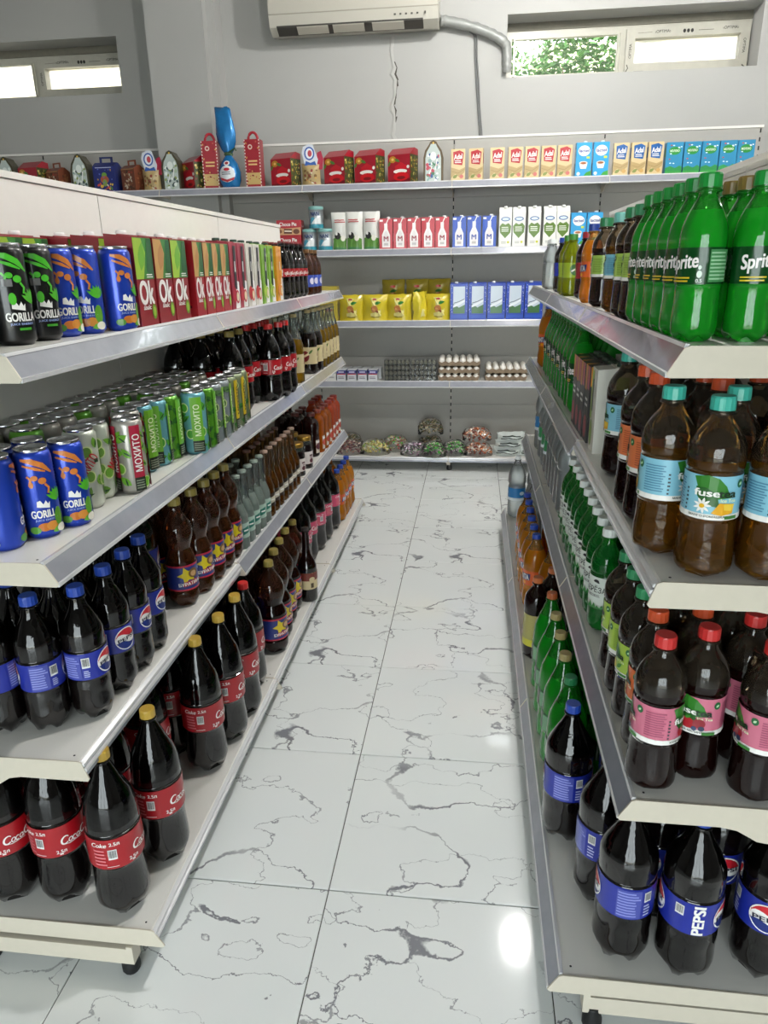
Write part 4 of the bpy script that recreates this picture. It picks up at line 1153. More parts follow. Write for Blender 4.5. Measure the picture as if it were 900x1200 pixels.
_s2 = [Tx('OK', .0, .120, .028, '#e8c8c8', w=.044, bold=.03), El(.018, .165, .006, .006, '#e8c8c8'), Lines(-.036, .02, .036, .034, 1, '#5a0c14'), Rc(-.03, .05, -.022, .11, '#6a1018')]
PROD['juice_carton_narrow'] = carton_parts(.066, .092, .195, '#a3141f', ok_front(.066, .195, 'grain'), _s2, True, '#f0efec', (-.02, 0))
def fruit_carton(bg, band, fruit, w=.072, d=.07, h=.20, slim=True, cap='#1f3a2a'):
    fr = [Po([(-w * .5, h * .28), (-w * .14, h * .28), (-w * .05, h * .97), (-w * .5, h * .97)], bg), Po([(-w * .10, 0.004), (w * .5, 0.004), (w * .5, h * .40), (w * .02, h * .44)], WH), Po([(-w * .08, h * .30), (w * .22, h * .30), (w * .30, h * .92), (-w * .02, h * .92)], band), Rc(w * .04, h * .55, w * .14, h * .7, WH),
          El(-w * .18, h * .22, w * .26, h * .11, fruit), El(w * .16, h * .19, w * .24, h * .10, fruit), El(w * .16, h * .19, w * .16, h * .066, '#e9d8b0')]
    return carton_parts(w, d, h, bg, fr, [El(0, h * .24, .02, .024, fruit), Rc(-.01, h * .5, .014, h * .92, band)], True, cap, (-.014, 0))
PROD['fruit_carton_red'] = fruit_carton('#9c2036', '#181818', '#b81f2c')
PROD['tomato_carton'] = fruit_carton('#d8d4c8', '#1c1c1c', '#c2281e')
PROD['green_carton'] = fruit_carton('#7fae34', '#16301a', '#a8c83a')
PROD['orange_carton'] = fruit_carton('#e09a1e', '#d8861a', '#e88a1a')
PROD['lime_carton'] = carton_parts(.075, .09, .215, '#d8d6cc', [Po([(-.037, .08), (-.012, .08), (-.008, .2), (-.037, .2)], '#a8c25a'), El(-.012, .045, .020, .034, '#7a9a2a'), Rc(-.02, .10, -.004, .18, '#1c241c')], [El(.02, .05, .018, .03, '#8aa83a'), Rc(.0, .12, .03, .19, '#a8c25a')], True, '#1f3a2a', (-.016, 0))
PROD['fruit_carton_dark'] = carton_parts(.070, .085, .205, '#1d1a1c', [Po([(-.035, .135), (-.005, .135), (.0, .2), (-.035, .2)], '#c8862a'), Po([(.002, .14), (.035, .14), (.035, .2), (.006, .2)], '#b83a5a'), El(.0, .040, .022, .030, '#a8283a'), Lines(-.02, .09, .024, .12, 2, WH)], [El(.0, .045, .024, .03, '#9c2a34'), Po([(-.04, .15), (.03, .15), (.03, .2), (-.04, .2)], '#d08a2a')], True, '#16301c', (-.016, 0))
# milk
def adal(c1):
    w, h = .088, .190
    fr = [Po([(-w * .32, h * .52), (w * .30, h * .48), (w * .40, h * .86), (w * .1, h * .93), (-w * .36, h * .88)], c1), Tx('Adal', 0, h * .74, h * .15, WH, w=w * .62, rot=.12, bold=.04, shear=.2), Lines(-w * .24, h * .54, w * .26, h * .64, 2, WH, 3),
          Po([(-w * .5, h * .08), (-w * .2, h * .22), (w * .1, h * .12), (w * .45, h * .26), (w * .5, h * .34), (w * .5, h * .42), (w * .1, h * .34), (-w * .5, h * .42)], '#b39a6a'), Leaf(-w * .2, h * .14, w * .2, h * .05, .5, '#7f8a4a'), El(w * .25, h * .14, w * .14, h * .06, '#c8706a' if c1[1] == 'b' else '#c8a060'), St([(-w * .45, h * .3), (0, h * .24), (w * .45, h * .36)], .002, '#8a744a')]
    return carton_parts(w, .060, h, '#d2bd90', fr, [Rc(-.02, .1, .02, .16, c1)], True)
PROD['milk_carton_tan_red'] = adal('#b02a34')
PROD['milk_carton_tan_blue'] = adal('#1f5a9c')
def lact():
    w, h = .094, .200
    return carton_parts(w, .060, h, '#2f9cd4', [El(0, h * .74, w * .38, h * .15, WH, 20), Tx('lactel', 0, h * .745, h * .085, '#1c3c8c', w=w * .62, bold=.05), Rc(w * .18, h * .52, w * .38, h * .58, '#c8d84a'), Po([(-w * .28, h * .40), (w * .26, h * .40), (w * .18, h * .24), (-w * .18, h * .24)], WH), El(-w * .01, h * .40, w * .27, h * .05, '#e2d8c8'), El(-w * .01, h * .395, w * .19, h * .032, '#9a5a34'), Po([(w * .05, h * .04), (w * .5, h * .04), (w * .5, h * .18), (w * .2, h * .13)], '#3f9a3a'), El(-w * .3, h * .10, w * .11, h * .05, '#dfe8f0')], [Rc(-.02, .08, .02, .16, '#cfe4f4')], True, '#e9ecec', (-.012, .01))
PROD['milk_carton_blue'] = lact()
def teal_box():
    w, h = .098, .178
    fr = [Rc(-w * .5, h * .02, w * .5, h * .2, '#3f9a4a'), Po([(-w * .5, h * .2), (-w * .2, h * .26), (w * .1, h * .19), (w * .35, h * .27), (w * .5, h * .22), (w * .5, h * .1), (-w * .5, h * .1)], '#2f8a4a'), El(0, h * .73, w * .36, h * .13, '#2a8a3a', 14), Tx('МОЛОКО', 0, h * .73, h * .07, '#e8f0e0', w=w * .55, bold=.04)]
    rr = random.Random(4)
    for k in range(9): fr.append(El(rr.uniform(-.4, .4) * w, h * rr.uniform(.28, .95), w * .06, h * .018, rr.choice(['#dfeef4', '#dfeef4', '#c84a3a'])))
    return carton_parts(w, .065, h, '#2f86b0', fr, [Rc(-.02, .1, .02, .15, '#2a8a3a')], False)
PROD['milk_box_teal'] = teal_box()
def mbottle(bg, dk):
    w, h = .088, .195
    fr = [Po([(-w * .30, h * .06), (w * .30, h * .06), (w * .30, h * .46), (w * .12, h * .64), (w * .12, h * .82), (-w * .12, h * .82), (-w * .12, h * .64), (-w * .30, h * .46)], WH), Po([(-w * .20, h * .10), (w * .20, h * .10), (w * .20, h * .44), (w * .06, h * .58), (-w * .06, h * .58), (-w * .20, h * .44)], '#e4dcdc'), St([(w * .02, h * .80), (w * .20, h * .97), (w * .34, h * .96)], .006, WH), Tx('M', 0, h * .34, h * .15, dk, w=w * .34, bold=.05), Rc(-w * .15, h * .13, w * .15, h * .20, '#b8b0b0'), Rc(-w * .46, h * .88, -w * .22, h * .94, WH)]
    return carton_parts(w, .062, h, bg, fr, [Rc(-.02, .05, .02, .1, WH)], True, '#e9ecec', (-.01, .012))
PROD['milk_carton_red'] = mbottle('#b81f30', '#8a1424')
PROD['milk_carton_royal'] = mbottle('#1f4ab0', '#173a94')
def green_white():
    w, h = .080, .240
    fr = [El(0, h * .70, w * .36, h * .055, '#2a5a94', 16), El(0, h * .70, w * .28, h * .035, '#cfdcec', 16), Po([(-w * .46, h * .52), (-w * .25, h * .60), (0, h * .56), (w * .25, h * .60), (w * .46, h * .52), (w * .40, h * .36), (0, h * .22), (-w * .40, h * .36)], '#5a7a24'), Lines(-w * .3, h * .38, w * .28, h * .52, 3, '#e4e8d8', 4), Lines(-w * .3, h * .08, w * .1, h * .15, 2, '#a8a89c', 4), El(w * .25, h * .12, w * .1, h * .03, '#c8c82a')]
    return carton_parts(w, .070, h, '#e6e6e0', fr, None, False, '#f0f0ee', (.012, 0), gable=True)
PROD['milk_carton_white'] = green_white()
def blue_pack():
    w, h = .118, .242
    fr = [Po([(-w * .33, h * .18), (w * .33, h * .18), (w * .33, h * .90), (-w * .33, h * .90)], '#c8d4e0'), Po([(-w * .33, h * .18), (w * .33, h * .18), (w * .33, h * .42), (0, h * .34), (-w * .33, h * .44)], '#3a6a3a'), Po([(-w * .33, h * .40), (0, h * .48), (w * .33, h * .56), (w * .33, h * .50), (0, h * .40), (-w * .33, h * .34)], '#e9eef4'), St([(-w * .3, h * .46), (0, h * .5), (w * .3, h * .57)], .004, '#1c2a4c'), Rc(-w * .45, h * .05, w * .45, h * .14, '#2450b8')]
    rr = random.Random(3)
    for k in range(16): fr.append(El(rr.choice([-1, 1]) * w * rr.uniform(.37, .47), h * rr.uniform(.2, .95), .002, .002, '#dfe6f4'))
    return carton_parts(w, .075, h, '#1c3fa8', fr, None, True, '#e9ecec', (0, -.02))
PROD['milk_pack_blue'] = blue_pack()
# choco pie boxes
PROD['cake_box'] = carton_parts(.165, .11, .098, '#a81f2c', [Tx('Choco Pie', -.005, .072, .022, WH, w=.115, bold=.04), Po([(-.08, .006), (.08, .006), (.08, .052), (-.03, .046), (-.08, .052)], '#c89a6a'), Po([(-.035, .014), (.02, .012), (.022, .042), (-.033, .044)], '#5a2c18'), Po([(-.03, .026), (.018, .024), (.019, .032), (-.029, .034)], '#e9dcc8'), El(.05, .026, .022, .016, '#6a3a20'), El(-.06, .028, .014, .012, '#7a4a2a')], [Tx('Choco Pie', 0, .06, .014, WH, w=.07)], False)
# formula tins
def tin():
    r, h = .048, .138
    mb = MB(); mb.lathe([(0, r * .97), (.003, r), (h - .02, r), (h - .02, r * .985)], 26)
    p = [('body', mb.build('body', plain('tin_silver', '#b9c2c6', .3, .7)), None)]
    ld = MB(); ld.lathe([(h - .02, r * 1.0), (h - .018, r * 1.03), (h - .004, r * 1.03), (h, r * .97)], 26)
    p.append(('lid', ld.build('lid', plain('tin_lid', '#7fb0ac', .4)), None))
    p.append(('tin_print', decal('tin_print', [Rc(-PI * r, .004, PI * r, .028, '#2f8a9c'), El(deg(r, -18), .045, .022, .026, '#4f9cb4'), Po([(deg(r, -30), .03), (deg(r, 46), .03), (deg(r, 50), .08), (deg(r, 0), .06)], '#e2e6e6'), Tx('NAN', 0, .092, .024, '#22386c', w=.055, bold=.04), El(deg(r, 140), .06, .03, .03, '#4f9cb4')], cyl(r)), 'body'))
    return p
PROD['formula_tin'] = tin()
# soft bags: lumpy pillow with front print
def soft(w, d, h, col, prints=None, lump=.010, seed=1, top=.25, rough=.3, metal=0.0, nu=8, nv=7, bow=1.0, mat=None):
    rr = random.Random(seed)
    jit = {}
    def P(i, j, s):
        u, v = -1 + 2 * i / nu, j / nv
        th = (1 - abs(u) ** 3.2) * (math.sin(PI * min(1, v / (1 - top) * .5 + .12)) if v < 1 - top else max(0.0, (1 - v) / top) ** .8 * math.sin(PI * .62))
        if v == 0: th = (1 - abs(u) ** 3) * .72
        key = (i, j, s)
        jit.setdefault(key, (rr.uniform(-1, 1) * lump * .5, rr.uniform(-1, 1) * lump))
        a, b = jit[key]
        edge = i in (0, nu)
        return (s * d / 2 * th * bow + (0 if edge or j in (0, nv) else b * .5), u * w / 2 * (1 - .05 * math.sin(PI * v)) + (0 if j == 0 else a * .5), h * v + (0 if j in (0,) else a * .5))
    mb = MB()
    for s in (1, -1):
        vs = [P(i, j, s) for j in range(nv + 1) for i in range(nu + 1)]
        fs = []
        for j in range(nv):
            for i in range(nu):
                q = (j * (nu + 1) + i, j * (nu + 1) + i + 1, (j + 1) * (nu + 1) + i + 1, (j + 1) * (nu + 1) + i)
                fs.append(q if s > 0 else q[::-1])
        mb.add(vs, fs, 0, True)
    # bottom closing strip
    bt = [P(i, 0, 1) for i in range(nu + 1)] + [P(i, 0, -1) for i in range(nu + 1)]
    mb.add(bt, [(i, nu + 1 + i, nu + 2 + i, i + 1) for i in range(nu)])
    body = mb.build('body', mat or plain('film_' + col.strip('#'), col, rough, metal, .3, .3, 40))
    parts = [('body', body, None)]
    if prints:
        def mp(u, v, li):
            i = (u / (w / 2) + 1) / 2 * nu; j = v / h * nv
            i0, j0 = max(0, min(nu - 1, int(i))), max(0, min(nv - 1, int(j)))
            fi, fj = i - i0, j - j0
            a, b, c, d_ = P(i0, j0, 1), P(i0 + 1, j0, 1), P(i0, j0 + 1, 1), P(i0 + 1, j0 + 1, 1)
            q = [(a[k] * (1 - fi) + b[k] * fi) * (1 - fj) + (c[k] * (1 - fi) + d_[k] * fi) * fj for k in range(3)]
            return (q[0] + .0035 + LAYER * li, q[1], q[2])
        parts.append(('front_print', decal('front_print', prints, mp, w / nu), 'body'))
    return parts
PROD['milk_pouch'] = soft(.115, .06, .238, '#dcdcd6', [Po([(-.05, .01), (.05, .01), (.05, .07), (0, .09), (-.05, .075)], '#5a8a3a'), El(-.02, .09, .02, .022, '#222222'), El(.018, .075, .016, .018, '#e9e6da'), El(-.028, .105, .008, .012, '#e9e6e2'), Lines(-.038, .17, .038, .195, 2, '#b02a30', 3), Rc(-.05, .005, .05, .02, '#3f7a4a')], .006, 3, .16)
_ya = [Rc(-.035, .03, .04, .15, '#e2d88a'), Leaf(.018, .118, .026, .010, .2, '#2f7a2c'), El(-.004, .078, .026, .024, '#b8743c'), El(-.012, .07, .016, .014, '#cf9458'), El(.012, .062, .012, .010, '#8a4a24'), El(-.002, .142, .016, .006, '#a82a2a'), Lines(-.03, .02, .03, .032, 1, '#8a7a1e', 3)]
PROD['noodle_bag'] = soft(.172, .085, .172, '#cdb92a', _ya, .012, 5, .18)
PROD['noodle_bag_upper'] = soft(.160, .07, .15, '#8f7f1f', [El(-.002, .105, .020, .008, '#a82a2a'), Leaf(.0, .075, .03, .010, .2, '#2f6a2c'), El(.0, .045, .024, .02, '#9a6a34')], .012, 6, .2)
PROD['noodle_bag_twisted'] = soft(.11, .10, .185, '#d6c432', [Rc(-.02, .03, .02, .08, '#e2d88a')], .03, 8, .35)
PROD['tea_box_yellow'] = carton_parts(.12, .09, .115, '#b8a63a', [El(0, .075, .026, .011, '#a82a2a'), Lines(-.04, .03, .04, .05, 2, '#7a6a1e')], [Rc(-.03, .03, .03, .09, '#a8942a')], False)
PROD['can_box'] = carton_parts(.062, .10, .075, '#cfd2d6', [Rc(-.031, .052, .031, .074, '#26307c'), Lines(-.022, .014, .022, .032, 2, '#5a4a5a', 3), Rc(-.02, .058, .02, .066, '#cfd2e8'), Rc(-.031, .044, .031, .051, '#b02a3c')], [Rc(-.05, .052, .05, .074, '#26307c')], False)
PROD['white_box'] = carton_parts(.07, .10, .06, '#d8d8d4', [Rc(-.02, .02, .02, .03, '#a8a8a4')], None, False)
# candy bags: clear film over a lumpy fill of wrapped sweets
CANDY_FILM = see_through('candy_film', '#ffffff', '#ffffff', .03, .12, (1, 1, 1), 1.15)
def candy(w, d, h, cols, seed, n=150):
    rr = random.Random(seed)
    mb = MB()
    mats = [plain('candy_' + c.strip('#'), c, .25, .1, .4) for c in cols]
    for k in range(n):
        a, q = rr.uniform(0, 2 * PI), rr.random() ** .5
        x, y = q * d * .44 * math.cos(a), q * w * .46 * math.sin(a)
        zmax = h * .93 * (1 - .62 * q ** 3)
        z = zmax - .006 - rr.random() ** 2 * zmax * .5 if rr.random() < .75 else rr.uniform(.008, max(.012, zmax))
        z = max(.008, z)
        L_, b = rr.uniform(.011, .017), rr.uniform(.006, .009)
        ax = Vector((rr.uniform(-1, 1), rr.uniform(-1, 1), rr.uniform(-.4, .4))).normalized()
        s = ax.cross(Vector((0, 0, 1))).normalized() * b; t_ = ax.cross(s).normalized() * b * .8
        p = Vector((x, y, z))
        mb.add([p + ax * L_, p - ax * L_, p + s, p - s, p + t_, p - t_], [(0, 2, 4), (0, 4, 3), (0, 3, 5), (0, 5, 2), (1, 4, 2), (1, 3, 4), (1, 5, 3), (1, 2, 5)], k % len(mats))
    fill = mb.build('sweets', mats)
    f = MB()
    f.lathe([(0, .42), (.02 * 1, .5), (.45, .5), (.78, .40), (.96, .22), (1.0, .06)], 16, mod=lambda r, z, a, k: (r * (1 + .06 * math.sin(5 * a + k)), z))
    f.v = [(x * d, y * w, z * h) for x, y, z in f.v]
    return [('sweets', fill, None), ('film', f.build('film', CANDY_FILM), None)]
PROD['candy_plum'] = candy(0.216, .17, 0.101, ['#8a4a54', '#b88a7a', '#e2d2c4', '#5a2c38'], 1)
PROD['candy_gold'] = candy(0.216, .17, 0.106, ['#d8c46a', '#efe2a0', '#b09a4a', '#f2ecd0', '#8ab04a'], 2)
PROD['candy_mix'] = candy(0.194, .16, 0.115, ['#9a7454', '#d8c894', '#5ac04a', '#b84a4a', '#efe8d8'], 3)
PROD['candy_dark'] = candy(0.205, .16, 0.096, ['#6a5062', '#9a8698', '#e4dce4', '#4a7a4a', '#b894a8'], 4)
PROD['candy_brown'] = candy(0.184, .16, 0.115, ['#6a5640', '#9a8864', '#4a5a38', '#c8ba98'], 5)
PROD['candy_red'] = candy(0.205, .17, 0.096, ['#b85a3c', '#dc8a54', '#f0cdb4', '#8a3424', '#f4ece2'], 6)
PROD['candy_green'] = candy(0.173, .16, 0.106, ['#3f8a38', '#5ac04a', '#2a2a2a', '#e2dccc', '#7a5468'], 7)
PROD['white_snack_bag'] = soft(.20, .16, .06, '#cfd6d2', [St([(-.08, .02), (-.03, .03), (.03, .018), (.08, .03)], .008, '#26302c'), St([(-.07, .038), (.0, .044), (.06, .036)], .006, '#26302c')], .012, 9, .35)
# egg tray: wavy pulp tray with eggs as sub-things
PULP = plain('egg_pulp', '#8f7d68', .95, 0, 0, .6, 60, .1)
EGG_M = plain('egg_shell', '#e8e4dc', .55, 0, 0, .05, 90)
def tray_mesh(nx, ny, pitch, h, m):
    mb = MB(); sub = 2
    N, Mm = nx * sub + 1, ny * sub + 1
    def zz(i, j):
        if i in (0, N - 1) or j in (0, Mm - 1): return h * (.80 if (i + j) % 2 == 0 else .55)
        return h * (.86 if (i % sub == 0 and j % sub == 0) else (.45 if (i % sub == 0 or j % sub == 0) else .10))
    X = lambda i: (i / sub - nx / 2) * pitch
    Y = lambda j: (j / sub - ny / 2) * pitch
    vs = [(X(i), Y(j), zz(i, j)) for j in range(Mm) for i in range(N)]
    mb.add(vs, [(j * N + i, j * N + i + 1, (j + 1) * N + i + 1, (j + 1) * N + i) for j in range(Mm - 1) for i in range(N - 1)])
    rim = [(i, 0) for i in range(N)] + [(N - 1, j) for j in range(1, Mm)] + [(i, Mm - 1) for i in range(N - 2, -1, -1)] + [(0, j) for j in range(Mm - 2, 0, -1)]
    n = len(rim)
    top = [(X(i), Y(j), zz(i, j)) for i, j in rim]
    bot = [(X(i) * .95, Y(j) * .95, 0.0 if (i + j) % 2 else .006) for i, j in rim]
    mb.add(top + bot, [(k, n + k, n + (k + 1) % n, (k + 1) % n) for k in range(n)])
    return mb.build('tray', m)
EGG_TRAY = tray_mesh(5, 6, .048, .046, PULP)
eg = MB(); eg.lathe([(-.027, .004), (-.024, .012), (-.014, .019), (0, .022), (.012, .020), (.022, .013), (.028, .004)], 12)
EGG = eg.build('egg', EGG_M)
QUAIL_CLEAR = see_through('clear_egg_pack', '#e8ecec', '#c8cccc', .12, .05)
qe = MB()
rr = random.Random(3)
for i in range(3):
    for j in range(6):
        qe.lathe([(.004, .003), (.010, .011), (.020, .0125), (.030, .008), (.034, .002)], 8, cx=(i - 1) * .032, cy=(j - 2.5) * .029, mi=(i * 5 + j * 3) % 3)
QUAIL = qe.build('quail_eggs', [plain('quail_a', '#7d7766', .6, 0, 0, .2, 300, .4), plain('quail_b', '#a39b86', .6, 0, 0, .2, 300, .4), plain('quail_c', '#59564a', .6, 0, 0, .2, 300, .4)])
qb = MB(); qb.box(-.052, -.09, 0, .052, .09, .003); qb.prism([(-.052, .003), (.052, .003), (.046, .036), (-.046, .036)], -.088, .088, 'y')
PROD['quail_egg_pack'] = [('pack', qb.build('pack', QUAIL_CLEAR), None), ('eggs', QUAIL, None)]

# --- gift packages of the top shelf
def gift_box(w, d, h, col, front, side=None, handle=True, hcol=None):
    mb = MB()
    hb = h * .84
    mb.box(-d / 2, -w / 2, 0, d / 2, w / 2, hb * .86)
    mb.prism([(-d / 2, hb * .86), (d / 2, hb * .86), (d * .12, hb), (-d * .12, hb)], -w / 2, w / 2, 'y')
    parts = [('body', mb.build('body', plain('card_' + col.strip('#'), col, .35, 0, .2)), None)]
    if handle:
        hm = MB()
        hm.box(-.002, -w * .30, hb * .98, .002, -w * .20, h); hm.box(-.002, w * .20, hb * .98, .002, w * .30, h); hm.box(-.002, -w * .30, h * .955, .002, w * .30, h)
        parts.append(('handle', hm.build('handle', plain('card_' + (hcol or col).strip('#'), hcol or col, .35, 0, .2)), None))
    parts.append(('front_print', decal('front_print', front, face_x(d / 2), 0), 'body'))
    if side:
        parts.append(('side_print', decal('side_print', side, face_y(w / 2, 1), 0), 'body')); parts.append(('side_print', decal('side_print', side, face_y(-w / 2, -1), 0), 'body'))
    return parts
def dots(w, h, cols, n, seed, rmin=.004, rmax=.012, z0=.06, z1=.95):
    rr = random.Random(seed)
    return [El(rr.uniform(-.44, .44) * w, h * rr.uniform(z0, z1), rr.uniform(rmin, rmax), rr.uniform(rmin, rmax), rr.choice(cols), 8, rr.uniform(0, 3)) for _ in range(n)]
def red_gift():
    w, d, h = .160, .115, .212
    hf = h * .80
    mb = MB()
    mb.prism([(-d / 2, 0), (d / 2, 0), (d / 2, hf), (-d * .05, h), (-d / 2, h * .97)], -w / 2, w / 2, 'y')
    parts = [('body', mb.build('body', plain('card_9c1428', '#9c1428', .28, 0, .4)), None)]
    fr = [Po([(-w * .5, 0.002), (w * .5, 0.002), (w * .5, hf * .16), (-w * .5, hf * .12)], '#6a0e1a'), El(-.045, hf * .84, .026, .020, '#b8862a', 9), El(-.045, hf * .84, .010, .008, '#e2c06a', 9), Leaf(-.012, hf * .80, .022, .009, -.4, '#4a7a34'), Leaf(-.070, hf * .70, .018, .008, 1.1, '#4a7a34'),
          Po([(-.026, hf * .44), (.044, hf * .40), (.066, hf * .58), (.014, hf * .74), (-.03, hf * .60)], '#c01828'), El(.010, hf * .42, .050, .013, '#efece6'), El(.066, hf * .56, .010, .010, '#efece6'), El(.016, hf * .24, .056, .026, '#c8121e'), El(.016, hf * .20, .030, .010, '#7a0c14')]
    parts.append(('front_print', decal('front_print', fr, face_x(d / 2), 0), 'body'))
    sd = [Rc(-d * .5, .002, d * .5, hf, '#3c4020')] + dots(d * .95, hf, ['#8a7a34', '#b8a04a', '#4a5a2a', '#d8c878', '#7a2a24', '#2f4a22'], 60, 3, .004, .010)
    for s_ in (-1, 1): parts.append(('side_print', decal('side_print', sd, face_y(s_ * w / 2, s_), 0), 'body'))
    return parts
PROD['gift_red'] = red_gift()
PROD['gift_brown'] = gift_box(.12, .10, .20, '#6e3a26', dots(.10, .13, ['#b89a78', '#8a5a3a', '#d0c4b0', '#4a2a1c', '#9a3a2a'], 34, 5) + [Rc(-.056, .138, .056, .142, '#b08a5a')], dots(.08, .13, ['#8a5a3a', '#4a2a1c'], 12, 6), True, '#8a4a30')
PROD['gift_navy'] = gift_box(.155, .11, .225, '#1f2a6c', [Lines(-.06, .150, .062, .158, 1, '#cfd4e8'), El(0, .108, .018, .017, '#6a9a3a'), El(.0, .080, .030, .024, '#a8543a'), El(0, .060, .016, .022, '#7f9a4a')] + dots(.13, .06, ['#c84a3a', '#d8b44a', '#5a8a4a', '#e2d8c8'], 18, 8) + dots(.14, .16, ['#5a6ab8', '#c89a3a'], 10, 9, .003, .006), None, True, '#23306c')
def arch_gift(seed, cols, rim):
    w, d, h = .125, .085, .245
    arch = [(-w / 2, 0), (w / 2, 0), (w / 2, h * .60), (w * .42, h * .76), (w * .22, h * .90), (0.02, h * .96), (0, h), (-.02, h * .96), (-w * .22, h * .90), (-w * .42, h * .76), (-w / 2, h * .60)]
    mb = MB(); mb.prism(arch, -d / 2, d / 2, 'x')
    inner = [(x * .80, z * .93 + .004) for x, z in arch if z < h * .99]
    fr = [Po(inner, '#b9c4c0')] + dots(w * .75, h * .72, cols, 40, seed, .005, .013) + [St([(-w * .2, h * .2), (-w * .05, h * .4), (w * .1, h * .3), (w * .2, h * .55)], .006, '#f0f0ee'), El(0, h * .62, .020, .026, '#e4eae6'), El(0, h * .93, .006, .006, '#d8b44a')]
    return [('body', mb.build('body', plain('card_' + rim.strip('#'), rim, .35, .2, .3)), None), ('front_print', decal('front_print', fr, face_x(d / 2), 0), 'body')]
PROD['gift_arch'] = arch_gift(3, ['#7f9a94', '#e6ece8', '#4a5a5a', '#a8b8a0', '#8a9a5a'], '#4a4632')
PROD['gift_arch_bright'] = arch_gift(9, ['#8aa8a4', '#f2f4f2', '#4a7a5a', '#b84a5a', '#3a5a8a'], '#5a4a32')
def tall_gift(seed):
    w, d, h = .105, .08, .335
    hb = h * .86
    mb = MB(); mb.box(-d / 2, -w / 2, 0, d / 2, w / 2, hb)
    p = [('body', mb.build('body', plain('card_98202c', '#98202c', .35, 0, .2)), None)]
    hm = MB(); pts = [(0, .032 * math.cos(a), hb + .045 * math.sin(a)) for a in [PI * k / 8 for k in range(9)]]
    hm.tube(pts, .009, 6); p.append(('handle', hm.build('handle', plain('card_b02434', '#b02434', .35)), None))
    fr = [Rc(-w * .44, .02, w * .44, .09, '#c2a468'), Lines(-.03, .13, .032, .17, 2, '#d8b878', 4), El(-.012, hb - .045, .015, .015, '#d8c8b8'), El(-.012, hb - .045, .008, .008, '#98202c')] + dots(w, hb, ['#b85a4a', '#c8a05a', '#7a1420'], 18, seed, .003, .008, .1, .95)
    for k in range(15):
        for s in (-1, 1): fr.append(Rc(s * w * .46 - .003, .008 + k * hb / 15, s * w * .46 + .003, .008 + (k + .5) * hb / 15, '#e6dcd4'))
    p.append(('front_print', decal('front_print', fr, face_x(d / 2), 0), 'body'))
    return p
PROD['gift_tall_red'] = tall_gift(4)
def egg_bag():
    p = []
    mb = MB()
    foil = plain('blue_foil', '#1f78b8', .25, .35, .5, .5, 30, .25)
    mb.lathe([(0, .035), (.012, .058), (.05, .072), (.10, .074), (.15, .058), (.185, .034), (.20, .022), (.215, .020)], 20)
    p.append(('egg', mb.build('egg', foil), None))
    sk = MB()
    prof = [(.21, .020, .02), (.235, .038, .025), (.28, .055, .03), (.33, .066, .03), (.40, .062, .028), (.45, .055, .02), (.478, .050, .008)]
    nseg = 20; vs = []
    for k, (z, a, b) in enumerate(prof):
        for j in range(nseg):
            t_ = 2 * PI * j / nseg
            wv = 1 + .12 * math.sin(4 * t_ + k)
            vs.append((b * math.cos(t_) * wv, a * math.sin(t_) * wv - .018 * (z - .21) / .27, z + (.010 * math.sin(3 * t_) if k == len(prof) - 1 else 0)))
    fs = [(k * nseg + j, k * nseg + (j + 1) % nseg, (k + 1) * nseg + (j + 1) % nseg, (k + 1) * nseg + j) for k in range(len(prof) - 1) for j in range(nseg)]
    fs.append(tuple((len(prof) - 1) * nseg + j for j in range(nseg)))
    sk.add(vs, fs, 0, True)
    p.append(('gathered_top', sk.build('gathered_top', foil), None))
    rb = MB(); rb.lathe([(.200, .026), (.205, .030), (.214, .030), (.219, .026)], 14); rb.tube([(.02, 0, .21), (.03, .03, .225), (.028, .055, .24), (.026, .06, .225)], .006, 6)
    p.append(('ribbon', rb.build('ribbon', plain('green_ribbon', '#3a5a3a', .5)), None))
    rf = prof_r([(0, .035), (.012, .058), (.05, .072), (.10, .074), (.15, .058), (.185, .034)])
    p.append(('front_print', decal('front_print', [El(0, .085, .056, .050, '#d8dde0', 18), Po([(-.05, .066), (0, .05), (.05, .066), (.045, .050), (0, .036), (-.045, .050)], '#b02434'), Lines(-.035, .078, .037, .100, 2, '#3a3a44', 5), El(0, .112, .020, .010, '#b02434'), El(0, .150, .020, .015, '#d8dde0'), El(0, .150, .012, .009, '#9a2a34')], cyl(lambda z: rf(z) + .001)), 'egg'))
    return p
PROD['gift_egg_blue'] = egg_bag()
def fan_bag():
    w, h = .125, .25
    p = soft(w, .07, h * .55, '#b09a6a', dots(w * .8, h * .5, ['#c8a05a', '#7a5a34', '#d8d0b8', '#8a3a34'], 26, 12, .004, .010, .1, .8), .008, 13, .12)
    tp = MB(); poly = [(-.035, .12), (.04, .12), (.05, .16), (.035, .20), (.02, .245), (-.01, .25), (-.045, .235), (-.055, .20), (-.045, .16)]
    tp.prism(poly, .010, .016, 'x')
    p.append(('topper', tp.build('topper', plain('card_d2d8e2', '#d2d8e2', .35)), None))
    p.append(('topper_print', decal('topper_print', [El(-.005, .195, .034, .040, '#2f5aa8', 16), El(-.005, .195, .025, .031, '#e6eaf0', 16), El(-.002, .195, .014, .020, '#b84a54', 12), Po([(-.04, .125), (.04, .125), (.03, .150), (0, .140), (-.03, .152)], '#2f5aa8')], face_x(.016), 0), 'topper'))
    rd = MB(); rd.prism([(.035, .10), (.075, .10), (.085, .16), (.07, .21), (.045, .20)], .002, .008, 'x')
    p.append(('side_flap', rd.build('side_flap', plain('card_a82a44', '#a82a44', .35)), None))
    return p
PROD['gift_fan_bag'] = fan_bag()

